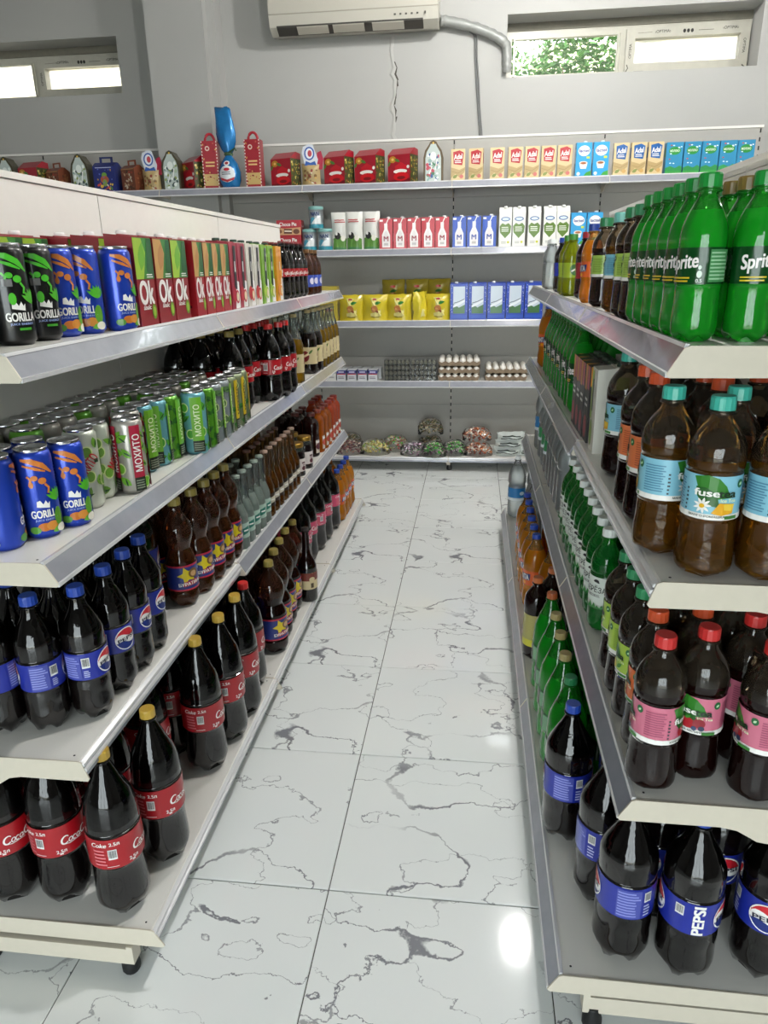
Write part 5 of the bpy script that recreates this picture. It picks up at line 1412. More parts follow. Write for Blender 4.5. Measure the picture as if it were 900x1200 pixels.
# ------------------------------------------------------------------ placing the goods
ORD = 'first second third fourth fifth sixth seventh eighth ninth tenth eleventh twelfth thirteenth fourteenth fifteenth sixteenth seventeenth eighteenth nineteenth twentieth'.split()
NP = random.Random(21)
def place(kind, name, x, y, z, rz, label, cat, group=None, lite=False, tilt=None):
    root = link(name, None, None, (x, y, z), rz)
    if tilt: root.rotation_euler = (tilt[0], tilt[1], rz)
    tag(root, label, cat, group)
    made = {}
    for part, me, par in PROD[kind]:
        if lite and ('print' in part): continue
        o = link(part, me, made.get(par, root))
        made[part] = o
    return root
def front(kind, name, look, cat, group, z, spots, start=0, tail='from the near end'):
    """spots: (x, y, degrees); each gets its own ordinal along the shelf."""
    for k, s in enumerate(spots):
        lab = look if len(spots) == 1 and not start else '%s, %s %s' % (look, ORD[k + start], tail)
        place(kind, name, s[0], s[1], z, math.radians(s[2]), lab, cat, group)
def behind(kind, name, look, cat, group, z, spots, rot, lite=True):
    """Rows standing behind the front one; each is told apart by its row and its place along it."""
    ax = 1 if rot == -90 else 0
    key = (lambda s: s[1]) if ax else (lambda s: abs(s[0] + .21))
    rows = []
    for s in sorted(spots, key=key):
        if rows and abs(key(rows[-1][0]) - key(s)) < .045: rows[-1].append(s)
        else: rows.append([s])
    for rk, rw in enumerate(rows):
        for k, s in enumerate(sorted(rw, key=lambda q: q[1 - ax])):
            place(kind, name, s[0] + NP.uniform(-.0015, .0015), s[1] + NP.uniform(-.0015, .0015), z, math.radians(rot + (0 if 'carton' in kind or 'box' in kind else NP.uniform(-30, 30))),
                  '%s, %s row, %s along' % (look, ORD[rk + 1], ORD[k]), cat, group, lite)
def grid(xs, y0, y1, dy):
    out = []
    for k, x in enumerate(xs):
        y = y0 + (dy / 2 if k % 2 else 0)
        while y <= y1 + 1e-6:
            out.append((x, y)); y += dy
    return out

# ---------------- left unit, bottom shelf
z = ZL[0]
cl = 'large gold-capped cola bottle with red label'
front('cola_large', 'cola_bottle', cl + '', 'bottle', 'large red-label cola bottles', z,
      [(-.958, 1.100, -28), (-.843, 1.112, -25), (-.708, 1.097, 3), (-.676, 1.238, -12), (-.688, 1.545, -4), (-.672, 1.675, 0), (-.667, 1.800, -6)])
behind('cola_large', 'cola_bottle', cl, 'bottle', 'large red-label cola bottles', z, [(-.800, 1.26), (-.795, 1.445), (-.80, 1.60), (-.79, 1.745), (-.785, 1.87), (-.915, 1.25), (-.915, 1.37), (-.915, 1.50), (-.915, 1.62), (-.91, 1.74), (-.91, 1.86)], 0, False)
front('cola_large_red', 'cola_bottle', 'large red-label cola bottle with a red cap on the bottom shelf', 'bottle', None, z, [(-.690, 1.945, 10)])
behind('pepsi_large', 'cola_bottle', 'half-hidden large blue-label cola bottle', 'bottle', 'hidden blue-label cola bottles', z, [(-.79, 2.03), (-.78, 2.15), (-.90, 2.0), (-.90, 2.12)], 60)
lb = 'large dark lemonade bottle with blue picture label'
front('lemonade_brown_large', 'lemonade_bottle', lb, 'bottle', 'large dark lemonade bottles', z, [(-.672, 2.165, -15), (-.682, 2.268, -5), (-.690, 2.371, -5), (-.695, 2.476, 0)])
behind('lemonade_brown_large', 'lemonade_bottle', lb, 'bottle', 'large dark lemonade bottles', z, [(-.785, 2.27), (-.792, 2.375), (-.80, 2.48), (-.80, 2.585)], 0)
front('dark_bottle', 'malt_bottle', 'slim black glass bottle with cream and brown label', 'bottle', None, z, [(-.640, 2.570, -50)])
front('lemonade_brown', 'lemonade_bottle', 'brown lemonade bottle with gold cap behind the slim black bottle', 'bottle', None, z, [(-.715, 2.665, 0)])
pk = 'large cola bottle with pink label'
front('cola_pink', 'cola_bottle', pk, 'bottle', 'pink-label cola bottles', z, [(-.735, 2.86, 0), (-.735, 2.98, -20), (-.722, 3.11, 30), (-.716, 3.24, 60), (-.705, 3.385, 70)])
behind('cola_pink', 'cola_bottle', pk, 'bottle', 'pink-label cola bottles', z, grid([-.84], 2.9, 3.4, .115), 20)
og = 'blue-capped orange soda bottle beside pink-label colas'
front('orange_soda', 'orange_soda_bottle', og, 'bottle', 'orange sodas at the bottom shelf end', z, [(-.690, 3.515, 0), (-.688, 3.605, -20), (-.688, 3.695, 0), (-.688, 3.79, -30)])
front('orange_soda_red', 'orange_soda_bottle', 'orange soda bottle with red cap behind the blue-capped ones', 'bottle', None, z, [(-.785, 3.51, 0)])
behind('orange_soda', 'orange_soda_bottle', og, 'bottle', 'orange sodas at the bottom shelf end', z, [(-.785, 3.61), (-.785, 3.70), (-.785, 3.80)], 0)

# ---------------- left unit, second shelf
z = ZL[1]
pl = 'one-litre cola bottle with blue label'
front('pepsi_litre', 'cola_bottle', pl, 'bottle', 'one-litre blue-label colas', z, [(-.914, 1.125, 100), (-.831, 1.142, 40), (-.762, 1.190, 2), (-.757, 1.290, -22), (-.757, 1.378, -4), (-.760, 1.463, 0)])
behind('pepsi_litre', 'cola_bottle', pl, 'bottle', 'one-litre blue-label colas', z, [(-.842, 1.232), (-.842, 1.318), (-.842, 1.404), (-.842, 1.49), (-.925, 1.22), (-.925, 1.31), (-.925, 1.40), (-.925, 1.49)], 30, False)
front('pepsi_large', 'cola_bottle', 'large blue-label cola bottle standing behind the brown lemonade', 'bottle', None, z, [(-.845, 1.610, 30)])
bl = 'brown lemonade bottle with blue picture label'
front('lemonade_brown', 'lemonade_bottle', bl, 'bottle', 'brown lemonade bottles', z, [(-.770, 1.700, -22), (-.757, 1.785, -12), (-.752, 1.869, -8), (-.752, 1.953, -4), (-.752, 2.036, -8)])
behind('lemonade_brown', 'lemonade_bottle', bl, 'bottle', 'brown lemonade bottles', z, [(-.860, 1.74), (-.842, 1.83), (-.838, 1.915), (-.838, 2.0), (-.940, 1.78), (-.930, 1.87)], 0, False)
gp = 'clear glass bottle of pale drink with teal label'
front('glass_pale', 'glass_bottle', gp, 'bottle', 'pale glass bottles', z, [(-.742, 2.112, -20), (-.742, 2.176, -25), (-.742, 2.240, -15), (-.740, 2.304, -20), (-.740, 2.368, -10)])
behind('glass_pale', 'glass_bottle', gp, 'bottle', 'pale glass bottles', z, grid([-.806, -.870, -.934], 2.114, 2.36, .064), 0)
ga = 'amber glass bottle with crown cap'
front('glass_amber', 'glass_bottle', ga, 'bottle', 'amber glass bottles', z, [(-.742, 2.434, -20), (-.742, 2.498, -25), (-.742, 2.562, -15), (-.740, 2.626, -20), (-.738, 2.690, -10), (-.738, 2.754, -20), (-.738, 2.818, -10)])
behind('glass_amber_dark', 'glass_bottle', ga, 'bottle', 'amber glass bottles', z, grid([-.806, -.870, -.934], 2.436, 2.84, .064), 0)
front('preserve_jar', 'preserve_jar', 'dark preserve jar with gold lid and white label', 'jar', 'gold-lidded jars', z, [(-.757, 2.965, -25), (-.752, 3.095, -25)])
behind('preserve_jar', 'preserve_jar', 'dark preserve jar with gold lid', 'jar', 'gold-lidded jars', z, [(-.83, 3.0), (-.828, 3.085), (-.828, 3.165)], -20)
front('juice_dark', 'juice_bottle', 'dark plum-coloured juice bottle next to the orange ones', 'bottle', None, z, [(-.762, 3.300, -20)])
jo = 'orange juice bottle with brown cap'
front('juice_orange', 'juice_bottle', jo, 'bottle', 'orange juice bottles', z, [(-.752, 3.385, -10), (-.748, 3.462, -10), (-.746, 3.539, -10)])
jr = 'red-orange carrot-coloured juice bottle'
front('juice_red_orange', 'juice_bottle', jr, 'bottle', 'red-orange juice bottles', z, [(-.746, 3.635, -10), (-.746, 3.712, -10), (-.746, 3.789, -10)])
behind('juice_dark', 'juice_bottle', 'dark juice bottle', 'bottle', 'dark juice bottles', z, grid([-.84, -.92], 3.30, 3.50, .078), 0)
behind('juice_red_orange', 'juice_bottle', jr, 'bottle', 'red-orange juice bottles', z, grid([-.83], 3.63, 3.80, .078), 0)

# ---------------- left unit, third shelf: cans
z = ZL[2]
eb = 'blue energy drink can beside the pale lime cans'
front('energy_blue', 'drink_can', eb, 'can', 'blue energy cans, lower shelf', z, [(-.822, 1.106, 70), (-.790, 1.172, -18), (-.764, 1.236, -20)])
front('mojito_white', 'drink_can', 'pale lime can with red diagonal lettering', 'can', 'pale lime cans', z, [(-.789, 1.335, -14), (-.796, 1.402, 60)])
front('mojito_red', 'drink_can', 'grey mint can with dark red stripe', 'can', 'red-stripe mint cans', z, [(-.742, 1.447, 62), (-.790, 1.540, 45)])
front('mojito_teal', 'drink_can', 'teal mint-leaf can with green stripe', 'can', 'teal mint cans', z, [(-.790, 1.607, -8), (-.782, 1.673, 30), (-.728, 1.795, 42)])
front('mojito_green', 'drink_can', 'bright green mint-leaf can', 'can', 'green mint cans', z, [(-.778, 1.739, 10), (-.727, 1.861, 20)])
front('mojito_silver', 'drink_can', 'silver-grey mint can with green stripe', 'can', 'silver mint cans', z, [(-.729, 1.928, 20), (-.729, 1.995, 20)])
front('mojito_yellow', 'drink_can', 'yellow-striped mint can', 'can', 'yellow mint cans', z, [(-.731, 2.064, 10), (-.731, 2.131, 12), (-.740, 2.200, 30)])
behind('energy_blue', 'drink_can', 'blue energy drink can on the lower can shelf', 'can', 'blue energy cans, lower shelf', z, [(-.857, 1.165), (-.834, 1.232), (-.887, 1.100), (-.916, 1.205)], 0)
cells = []
for k, x in enumerate([-.835, -.902, -.969]):
    y = 1.30 + (.0335 if k % 2 else 0)
    while y < 2.16:
        if not (x > -.85 and y < 1.32): cells.append((x, y))
        y += .0672
cells += [(-.955, 1.10), (-.97, 1.167), (-.97, 1.234)]
cells += [(-.793, 1.82), (-.795, 1.888), (-.797, 1.957), (-.797, 2.03), (-.798, 2.10)]
_clear = []
for c in cells:
    if all((c[0] - q[0]) ** 2 + (c[1] - q[1]) ** 2 > .0646 ** 2 for q in _clear + [(-.789, 1.335), (-.796, 1.402), (-.790, 1.54), (-.790, 1.607), (-.782, 1.673), (-.778, 1.739), (-.728, 1.795), (-.727, 1.861), (-.729, 1.928), (-.729, 1.995), (-.731, 2.064), (-.731, 2.131), (-.740, 2.2), (-.857, 1.165), (-.834, 1.232), (-.887, 1.1), (-.916, 1.205), (-.742, 1.447)]):
        _clear.append(c)
behind('mojito_red', 'drink_can', 'packed silver-topped mint can', 'can', 'packed mint cans', z, [c for k, c in enumerate(_clear) if k % 3], 0)
behind('mojito_green', 'drink_can', 'packed green mint can', 'can', 'packed mint cans', z, [c for k, c in enumerate(_clear) if not k % 3], 0)
ck = 'red-capped one-litre cola bottle with red label'
front('cola_litre', 'cola_bottle', ck, 'bottle', 'one-litre red-label colas', z, [(-.735, 2.575, -30), (-.722, 2.665, -15), (-.722, 2.755, -10)])
behind('cola_litre', 'cola_bottle', ck, 'bottle', 'one-litre red-label colas', z, [(-.80, 2.52), (-.805, 2.615), (-.805, 2.71), (-.81, 2.80), (-.89, 2.56), (-.89, 2.65), (-.89, 2.74)], -15, False)
behind('cola_litre_gold', 'cola_bottle', 'dull-gold-capped one-litre cola bottle', 'bottle', 'one-litre gold-cap colas', z, [(-.785, 2.29), (-.785, 2.39), (-.80, 2.435 + .045), (-.87, 2.26), (-.87, 2.35), (-.87, 2.44), (-.95, 2.25), (-.95, 2.34), (-.95, 2.43)][:2] + [(-.87, 2.26), (-.87, 2.35), (-.87, 2.44), (-.955, 2.25), (-.955, 2.34), (-.955, 2.43)], -25, False)
ly = 'yellow lemonade bottle with cream label'
front('lemonade_yellow', 'lemonade_bottle', ly + ' beside the red-capped colas', 'bottle', None, z, [(-.745, 2.99, 0)])
front('lemonade_dark', 'lemonade_bottle', 'dark soda bottle with cream fruit label', 'bottle', 'dark cream-label sodas', z, [(-.748, 3.27, 0), (-.740, 3.36, 10)])
front('lemonade_yellow', 'lemonade_bottle', ly + ' near the far shelf end', 'bottle', 'far yellow lemonades', z, [(-.742, 3.46, 0), (-.742, 3.545, 20), (-.742, 3.63, 0), (-.742, 3.715, 10), (-.742, 3.80, 0)])
behind('lemonade_yellow', 'lemonade_bottle', ly, 'bottle', 'hidden yellow lemonades', z, [(-.83, 3.02), (-.828, 3.10), (-.828, 3.48), (-.828, 3.57), (-.828, 3.66), (-.828, 3.75)], 0)
behind('lemonade_dark', 'lemonade_bottle', 'dark soda bottle with cream label', 'bottle', 'dark cream-label sodas', z, [(-.83, 3.22), (-.83, 3.31), (-.83, 3.39)], 0)

# ---------------- left unit, top shelf
z = ZL[3]
front('energy_black', 'drink_can', 'black energy drink can with green claw marks', 'can', 'black energy cans', z, [(-.850, 1.150, 60), (-.798, 1.205, -8), (-.797, 1.287, -8)])
front('energy_blue', 'drink_can', 'blue energy drink can beside the red cartons', 'can', 'blue energy cans, top shelf', z, [(-.796, 1.358, -5), (-.780, 1.424, -38), (-.745, 1.497, -2)])
behind('energy_black', 'drink_can', 'black energy drink can', 'can', 'black energy cans', z, [(-.866, 1.225), (-.866, 1.30)], 0)
front('juice_carton_apple', 'juice_carton', 'dark red juice carton with green apple picture', 'carton', 'apple juice cartons', z, [(-.752, 1.583, 0), (-.748, 1.768, 0)][:1])
front('juice_carton_grain', 'juice_carton', 'dark red juice carton with tan picture between two apple ones', 'carton', None, z, [(-.750, 1.680, 0)])
front('juice_carton_apple', 'juice_carton', 'dark red apple juice carton after the tan-picture carton', 'carton', None, z, [(-.748, 1.772, 0)])
front('juice_carton_narrow', 'juice_carton', 'narrow bright red juice carton with its broad side showing', 'carton', 'narrow red juice cartons', z, [(-.765, 1.905, 0), (-.765, 1.978, 0), (-.765, 2.048, 0), (-.765, 2.118, 0)])
behind('juice_carton_apple', 'juice_carton', 'dark red juice carton', 'carton', 'dark red cartons behind', z, [(-.940, 1.20), (-.940, 1.298), (-.940, 1.395), (-.940, 1.49), (-.835, 1.60), (-.835, 1.70), (-.905, 1.60), (-.905, 1.70), (-.835, 1.80), (-.905, 1.80)], 0, False)
FC = [('fruit_carton_red', 'dark red and black fruit carton', [2.208, 2.286]), ('tomato_carton', 'white carton with tomato picture', [2.372, 2.452]), ('green_carton', 'green fruit juice carton', [2.545, 2.625]), ('orange_carton', 'orange-coloured fruit juice carton', [2.735])]
for kd, lk, ys in FC:
    front(kd, 'juice_carton', lk, 'carton', lk + 's', z, [(-.758, yy, 0) for yy in ys])
    behind(kd, 'juice_carton', lk, 'carton', lk + 's', z, [(-.845, yy + .02) for yy in ys] + [(-.93, yy + .02) for yy in ys], 0)
cs = 'small cola bottle with red label'
front('cola_small', 'cola_bottle', cs, 'bottle', 'small red-label colas', z, [(-.748, 2.88, -20), (-.748, 2.955, -20), (-.746, 3.03, -20), (-.746, 3.105, -20), (-.746, 3.18, -20)])
behind('cola_small', 'cola_bottle', cs, 'bottle', 'small red-label colas', z, grid([-.815], 2.90, 3.2, .075), -20)
front('brown_half', 'soda_bottle', 'brown soda bottle with blue label near the far shelf end', 'bottle', 'brown half-litre sodas', z, [(-.748, 3.30, 0), (-.746, 3.38, 0), (-.746, 3.46, 20)])

# ---------------- right unit, bottom shelf
z = ZR[0]
p2 = 'large cola bottle with blue label on the bottom shelf'
front('pepsi_large', 'cola_bottle', 'large blue-label cola bottle beside the large green sodas', 'bottle', None, z, [(.236, 1.395, -5)])
front('pepsi_large', 'cola_bottle', p2 + ' turned to show its back text', 'bottle', None, z, [(.308, 1.098, 8)])
front('pepsi_large', 'cola_bottle', p2 + ' with upright white letters', 'bottle', None, z, [(.420, 1.076, 168)])
front('pepsi_large', 'cola_bottle', p2 + ' with round emblem facing out', 'bottle', None, z, [(.560, 1.088, -112)])
front('pepsi_large', 'cola_bottle', 'large blue-label cola bottle with half-seen emblem between two others', 'bottle', None, z, [(.288, 1.225, -60)])
behind('pepsi_large', 'cola_bottle', p2, 'bottle', 'large blue-label colas, far side', z, [(.392, 1.200), (.50, 1.198), (.365, 1.31), (.475, 1.31), (.365, 1.43), (.475, 1.43)], -110, False)
gs = 'large green soda bottle on the bottom shelf'
front('green_soda_large_green', 'green_soda_bottle', gs + ' with a green cap', 'bottle', 'large green sodas', z, [(.248, 1.530, 150)])
front('green_soda_large', 'green_soda_bottle', 'large tan-capped green soda bottle', 'bottle', 'large green sodas', z, [(.248, 1.640, 170), (.248, 1.750, 175), (.248, 1.860, 170)])
front('green_soda_large_orange', 'green_soda_bottle', gs + ' with a rusty orange cap', 'bottle', None, z, [(.250, 1.995, 170)])
behind('green_soda_large', 'green_soda_bottle', gs, 'bottle', 'large green sodas', z, grid([.352, .458], 1.55, 2.0, .108), 180)
lt = 'black tea bottle with olive-yellow label'
front('lemon_tea_dark', 'tea_bottle', lt, 'bottle', 'olive-label tea bottles', z, [(.228, 2.205, 180), (.285, 2.285, 170)])
behind('lemon_tea_dark', 'tea_bottle', lt, 'bottle', 'olive-label tea bottles', z, [(.335, 2.10), (.335, 2.19), (.375, 2.275), (.42, 2.15)], 180)
ol = 'large orange soda bottle near the floor'
front('orange_soda_large', 'orange_soda_bottle', ol, 'bottle', 'large orange sodas', z, [(.252, 2.580, 200), (.250, 2.682, 190), (.248, 2.784, 180), (.250, 2.886, 190), (.252, 2.99, 180), (.252, 3.092, 180)])
behind('orange_soda_large', 'orange_soda_bottle', ol, 'bottle', 'large orange sodas', z, [(.30, 2.455), (.35, 2.58), (.35, 2.69), (.35, 2.80), (.35, 2.91), (.40, 2.47)], 180)
front('water_blue', 'water_bottle', 'clear water bottle with bright blue label at the shelf end', 'bottle', None, z, [(.240, 3.640, 180)])
behind('water_plain', 'water_bottle', 'clear unlabelled water bottle near the floor', 'bottle', 'clear water bottles', z, [(.300, 3.30), (.31, 3.42), (.335, 3.55), (.335, 3.68)], 180)

# ---------------- right unit, second shelf
z = ZR[1]
tp = 'dark iced tea bottle with pink berry label'
front('tea_pink', 'tea_bottle', tp + ' turned to show text', 'bottle', None, z, [(.320, 1.078, 163)])
front('tea_pink', 'tea_bottle', tp + ' with its logo showing', 'bottle', None, z, [(.398, 1.112, -118)])
front('tea_pink', 'tea_bottle', tp + ' nearest the shelf middle', 'bottle', None, z, [(.486, 1.066, 178)])
front('tea_orange_tall', 'tea_bottle', 'dark iced tea bottle with orange label and orange cap, lower tea shelf', 'bottle', None, z, [(.332, 1.178, 165)])
front('tea_green', 'tea_bottle', 'dark iced tea bottle with lime green label', 'bottle', 'lime-label iced teas', z, [(.330, 1.270, 178), (.330, 1.358, 145), (.332, 1.446, 160)])
behind('tea_pink', 'tea_bottle', tp, 'bottle', 'pink-label iced teas', z, [(.490, 1.165), (.574, 1.250), (.488, 1.250 + .002)], 160, False)
behind('tea_orange_tall', 'tea_bottle', 'dark iced tea bottle with orange cap', 'bottle', 'orange-cap iced teas', z, [(.414, 1.203), (.414, 1.322), (.50, 1.345)], 160, False)
behind('tea_green', 'tea_bottle', 'dark iced tea bottle with green cap', 'bottle', 'lime-label iced teas', z, [(.416, 1.407), (.505, 1.430), (.416, 1.492)], 160)
bi = 'green birch drink bottle with white cap'
front('birch_drink', 'birch_drink_bottle', bi, 'bottle', 'birch drink bottles', z, [(.330, 1.640 + .0795 * k, -140 - 4 * k) for k in range(9)])
behind('birch_drink', 'birch_drink_bottle', bi, 'bottle', 'birch drink bottles', z, grid([.410, .488], 1.61, 2.30, .080), -150)
front('brown_half', 'soda_bottle', 'small brown bottle behind the last birch drink', 'bottle', None, z, [(.345, 2.372, 180)])
wp = 'clear water bottle past the birch drinks'
front('water_plain', 'water_bottle', wp, 'bottle', 'clear water bottles, second shelf', z, [(.345, 2.50, 180), (.345, 2.60, 180), (.345, 2.70, 180), (.345, 2.80, 180), (.345, 2.90, 180)])
behind('water_plain', 'water_bottle', wp, 'bottle', 'clear water bottles, second shelf', z, grid([.435, .525], 2.48, 2.9, .10), 180)
front('water_plain_green', 'water_bottle', 'clear bottle with green label and blue cap beside the water', 'bottle', 'green-label water bottles', z, [(.345, 3.02, 180), (.345, 3.14, 180), (.345, 3.28, 180)])
front('water_blue', 'water_bottle', 'clear bottle with blue label at the far end of the second shelf', 'bottle', None, z, [(.345, 3.45, 180)])

# ---------------- right unit, third shelf
z = ZR[2]
tb = 'amber iced tea bottle with sky blue mango label'
front('tea_blue', 'tea_bottle', tb + ', logo facing out', 'bottle', None, z, [(.358, 1.076, -98)])
front('tea_blue', 'tea_bottle', tb + ', turned to its text side', 'bottle', None, z, [(.312, 1.164, -35)])
front('tea_blue', 'tea_bottle', tb + ', cut by the picture edge', 'bottle', None, z, [(.446, 1.066, -60)])
to = 'dark iced tea bottle with orange peach label'
front('tea_orange', 'tea_bottle', to, 'bottle', 'orange-label iced teas', z, [(.324, 1.310, 148), (.324, 1.402, 140)])
front('tea_blue_dark', 'tea_bottle', 'dark iced tea bottle with sky blue label past the orange ones', 'bottle', None, z, [(.334, 1.620, 168)])
behind('tea_blue', 'tea_bottle', tb, 'bottle', 'mango iced teas', z, [(.408, 1.160), (.52, 1.245)], -60, False)
behind('tea_orange', 'tea_bottle', to, 'bottle', 'orange-label iced teas', z, [(.410, 1.250), (.500, 1.158), (.410, 1.338), (.50, 1.338), (.415, 1.425)], 150, False)
behind('tea_blue_dark', 'tea_bottle', 'dark iced tea bottle with blue label', 'bottle', 'dark blue-label teas', z, [(.415, 1.52), (.42, 1.61), (.505, 1.52)], 150)
front('lime_carton', 'juice_carton', 'white juice carton with green lime picture', 'carton', None, z, [(.345, 1.835, 180)])
front('fruit_carton_dark', 'juice_carton', 'black juice carton with bright fruit pictures', 'carton', 'black fruit cartons', z, [(.342, 1.945, 180), (.340, 2.02, 180), (.340, 2.095, 180), (.340, 2.17, 180)])
behind('lime_carton', 'juice_carton', 'white juice carton', 'carton', 'white juice cartons', z, [(.445, 1.83), (.445, 1.92), (.445, 2.0), (.445, 2.09)], 180)
gm = 'one-litre green soda bottle'
front('green_soda_litre', 'green_soda_bottle', gm, 'bottle', 'one-litre green sodas', z, [(.336, 2.315 + .085 * k, 185 if k % 2 else -135) for k in range(11)])
behind('green_soda_litre', 'green_soda_bottle', gm, 'bottle', 'one-litre green sodas', z, grid([.425, .512], 2.27, 3.1, .086), 180)
front('orange_soda', 'orange_soda_bottle', 'orange soda bottle at the far end past the green sodas', 'bottle', None, z, [(.333, 3.42, -140)])
behind('orange_soda', 'orange_soda_bottle', 'orange soda bottle', 'bottle', 'orange sodas past the green ones', z, [(.345, 3.54), (.43, 3.42)], 180)

# ---------------- right unit, top shelf
z = ZR[3]
sp = 'half-litre green soda bottle with green cap'
front('green_soda', 'green_soda_bottle', sp + ', front row', 'bottle', 'half-litre green sodas', z, [(.312, 1.106 + .0665 * k, -115 - 6 * k) for k in range(6)])
front('green_soda', 'green_soda_bottle', sp + ' with its white name facing the camera', 'bottle', None, z, [(.381, 1.098, -66)])
front('green_soda', 'green_soda_bottle', sp + ' at the picture edge', 'bottle', None, z, [(.450, 1.100, -100)])
behind('green_soda_gold', 'green_soda_bottle', 'half-litre green soda bottle with brown-gold cap', 'bottle', 'gold-cap green sodas', z, [(.382, 1.166), (.383, 1.234), (.450, 1.170), (.520, 1.104)], -110)
behind('green_soda', 'green_soda_bottle', sp, 'bottle', 'half-litre green sodas', z, [(.383, 1.302), (.383, 1.37), (.383, 1.438), (.452, 1.24), (.452, 1.308), (.452, 1.376), (.522, 1.174), (.522, 1.244)], -110)
front('tea_half_green', 'tea_bottle', 'small lime-label iced tea bottle beside the green sodas', 'bottle', 'small lime iced teas', z, [(.314, 1.520, 130), (.314, 1.605, 140)])
front('tea_half_blue', 'tea_bottle', 'small amber iced tea bottle with pale blue label', 'bottle', None, z, [(.320, 1.765, 140)])
front('tea_half_green', 'tea_bottle', 'small dark iced tea bottle between blue-label tea and orange soda', 'bottle', None, z, [(.320, 1.960, 140)])
behind('tea_half_green', 'tea_bottle', 'small dark iced tea bottle', 'bottle', 'small lime iced teas behind', z, [(.392, 1.56), (.392, 1.64), (.392, 1.80)], 140)
front('orange_soda_half', 'orange_soda_bottle', 'small orange soda bottle on the top shelf', 'bottle', None, z, [(.322, 2.170, 190)])
front('cherry_soda_half', 'soda_bottle', 'small dark cherry soda bottle with red cap', 'bottle', None, z, [(.345, 2.46, 180)])
front('yellow_soda_half', 'soda_bottle', 'small yellow-green soda bottle', 'bottle', 'small yellow sodas', z, [(.322, 2.62, 180), (.322, 2.75, 170)])
front('cola_half_blue', 'cola_bottle', 'small cola bottle with blue cap on the top shelf', 'bottle', None, z, [(.330, 2.98, 180)])
front('water_half', 'water_bottle', 'small clear water bottle at the far top shelf end', 'bottle', 'small water bottles', z, [(.322, 3.30, 180), (.325, 3.42, 180)])

# ---------------- wall unit (goods face -Y)
FR = -90
z = ZB[4]
Y5 = 5.075
ga = 'arch-shaped silver gift pack'
front('gift_arch', 'gift_pack', ga, 'gift pack', 'silver arch gift packs', z, [(-3.215, Y5 + .02, FR), (-2.680, Y5 + .02, FR), (-2.035, Y5 + .02, FR)], tail='from the corner')
front('gift_arch_bright', 'gift_pack', 'arch-shaped gift pack with white front beside the tan milk cartons', 'gift pack', None, z, [(-.285, Y5 + .02, FR)])
gr = 'red holiday gift box with gold bow picture'
front('gift_red', 'gift_box', gr + ' beside the pillar', 'gift box', 'red gift boxes', z, [(-3.035, Y5 + .02, FR - 12), (-1.885, Y5 + .04, FR - 40)], tail='from the corner')
front('gift_red', 'gift_box', gr, 'gift box', 'red gift boxes', z, [(-1.262, Y5 + .03, FR - 22), (-.905, Y5 + .03, FR - 24), (-.702, Y5 + .03, FR - 24), (-.484, Y5 + .03, FR - 22)], tail='after the tall red box')
front('gift_brown', 'gift_box', 'brown house-shaped gift box with handle', 'gift box', 'brown gift boxes', z, [(-2.860, Y5 + .02, FR - 20), (-2.320, Y5 + .02, FR - 20)], tail='from the corner')
front('gift_navy', 'gift_box', 'navy blue gift box with handle between arch and brown packs', 'gift box', None, z, [(-2.500, Y5 + .02, FR)])
front('gift_fan_bag', 'gift_bag', 'gift bag with blue and white topper', 'gift bag', 'topper gift bags', z, [(-2.180, Y5, FR), (-1.085, Y5, FR)], tail='from the corner')
front('gift_tall_red', 'gift_box', 'tall narrow red gift box with round handle', 'gift box', 'tall red gift boxes', z, [(-1.755, Y5 - .005, FR + 6), (-1.462, Y5 - .005, FR)], tail='from the corner')
front('gift_egg_blue', 'gift_bag', 'blue foil egg gift with gathered top, tallest on shelf', 'gift bag', None, z, [(-1.632, Y5 - .01, FR)])
Y5 = 5.052
front('milk_carton_tan_red', 'milk_carton', 'tan milk carton with red label', 'carton', 'tan red-label milk', z, [(x, Y5, FR + a) for x, a in ((-.128, 3), (-.012, -6), (.119, 0), (.231, 2), (.333, 0), (.434, 0), (.534, -2))], tail='from the gift packs')
front('milk_carton_blue', 'milk_carton', 'bright blue milk carton on the top wall shelf', 'carton', 'blue milk, top wall shelf', z, [(.648, Y5, FR), (.752, Y5, FR)], tail='from the tan cartons')
front('milk_carton_tan_blue', 'milk_carton', 'tan milk carton with blue label', 'carton', 'tan blue-label milk', z, [(.874, Y5, FR - 4), (.977, Y5, FR), (1.077, Y5, FR)], tail='from the bright blue cartons')
front('milk_box_teal', 'milk_box', 'teal milk box with green oval label', 'carton', 'teal milk boxes', z, [(1.187 + .104 * k, Y5 + (.01 if k == 4 else 0), FR) for k in range(5)], tail='from the tan cartons')
z = ZB[3]; Y4 = 5.052
front('cake_box', 'cake_box', 'red chocolate cake box, lower of two stacked', 'box', 'red cake boxes', z, [(-1.245, Y4 + .02, FR)])
front('cake_box', 'cake_box', 'red chocolate cake box, upper of two stacked', 'box', 'red cake boxes', z + .0982, [(-1.245, Y4 + .02, FR + 2)])
front('formula_tin', 'formula_tin', 'silver and teal formula tin beside the red cake boxes', 'tin', 'formula tins', z, [(-1.112, Y4, FR)])
front('formula_tin', 'formula_tin', 'silver and teal formula tin beside the white pouches', 'tin', 'formula tins', z, [(-1.006, Y4, FR)])
front('formula_tin', 'formula_tin', 'silver and teal formula tin stacked on two others', 'tin', 'formula tins', z + .1382, [(-1.062, Y4, FR)])
front('milk_pouch', 'milk_pouch', 'white standing milk pouch with cow meadow picture', 'pouch', 'milk pouches', z, [(-.903, Y4 + .01, FR + 8), (-.805, Y4 - .005, FR), (-.692, Y4, FR)], tail='from the tins')
front('milk_carton_red', 'milk_carton', 'red milk carton with white bottle print', 'carton', 'red milk cartons', z, [(x, Y4, FR) for x in (-.592, -.499, -.407, -.315, -.223)], tail='from the pouches')
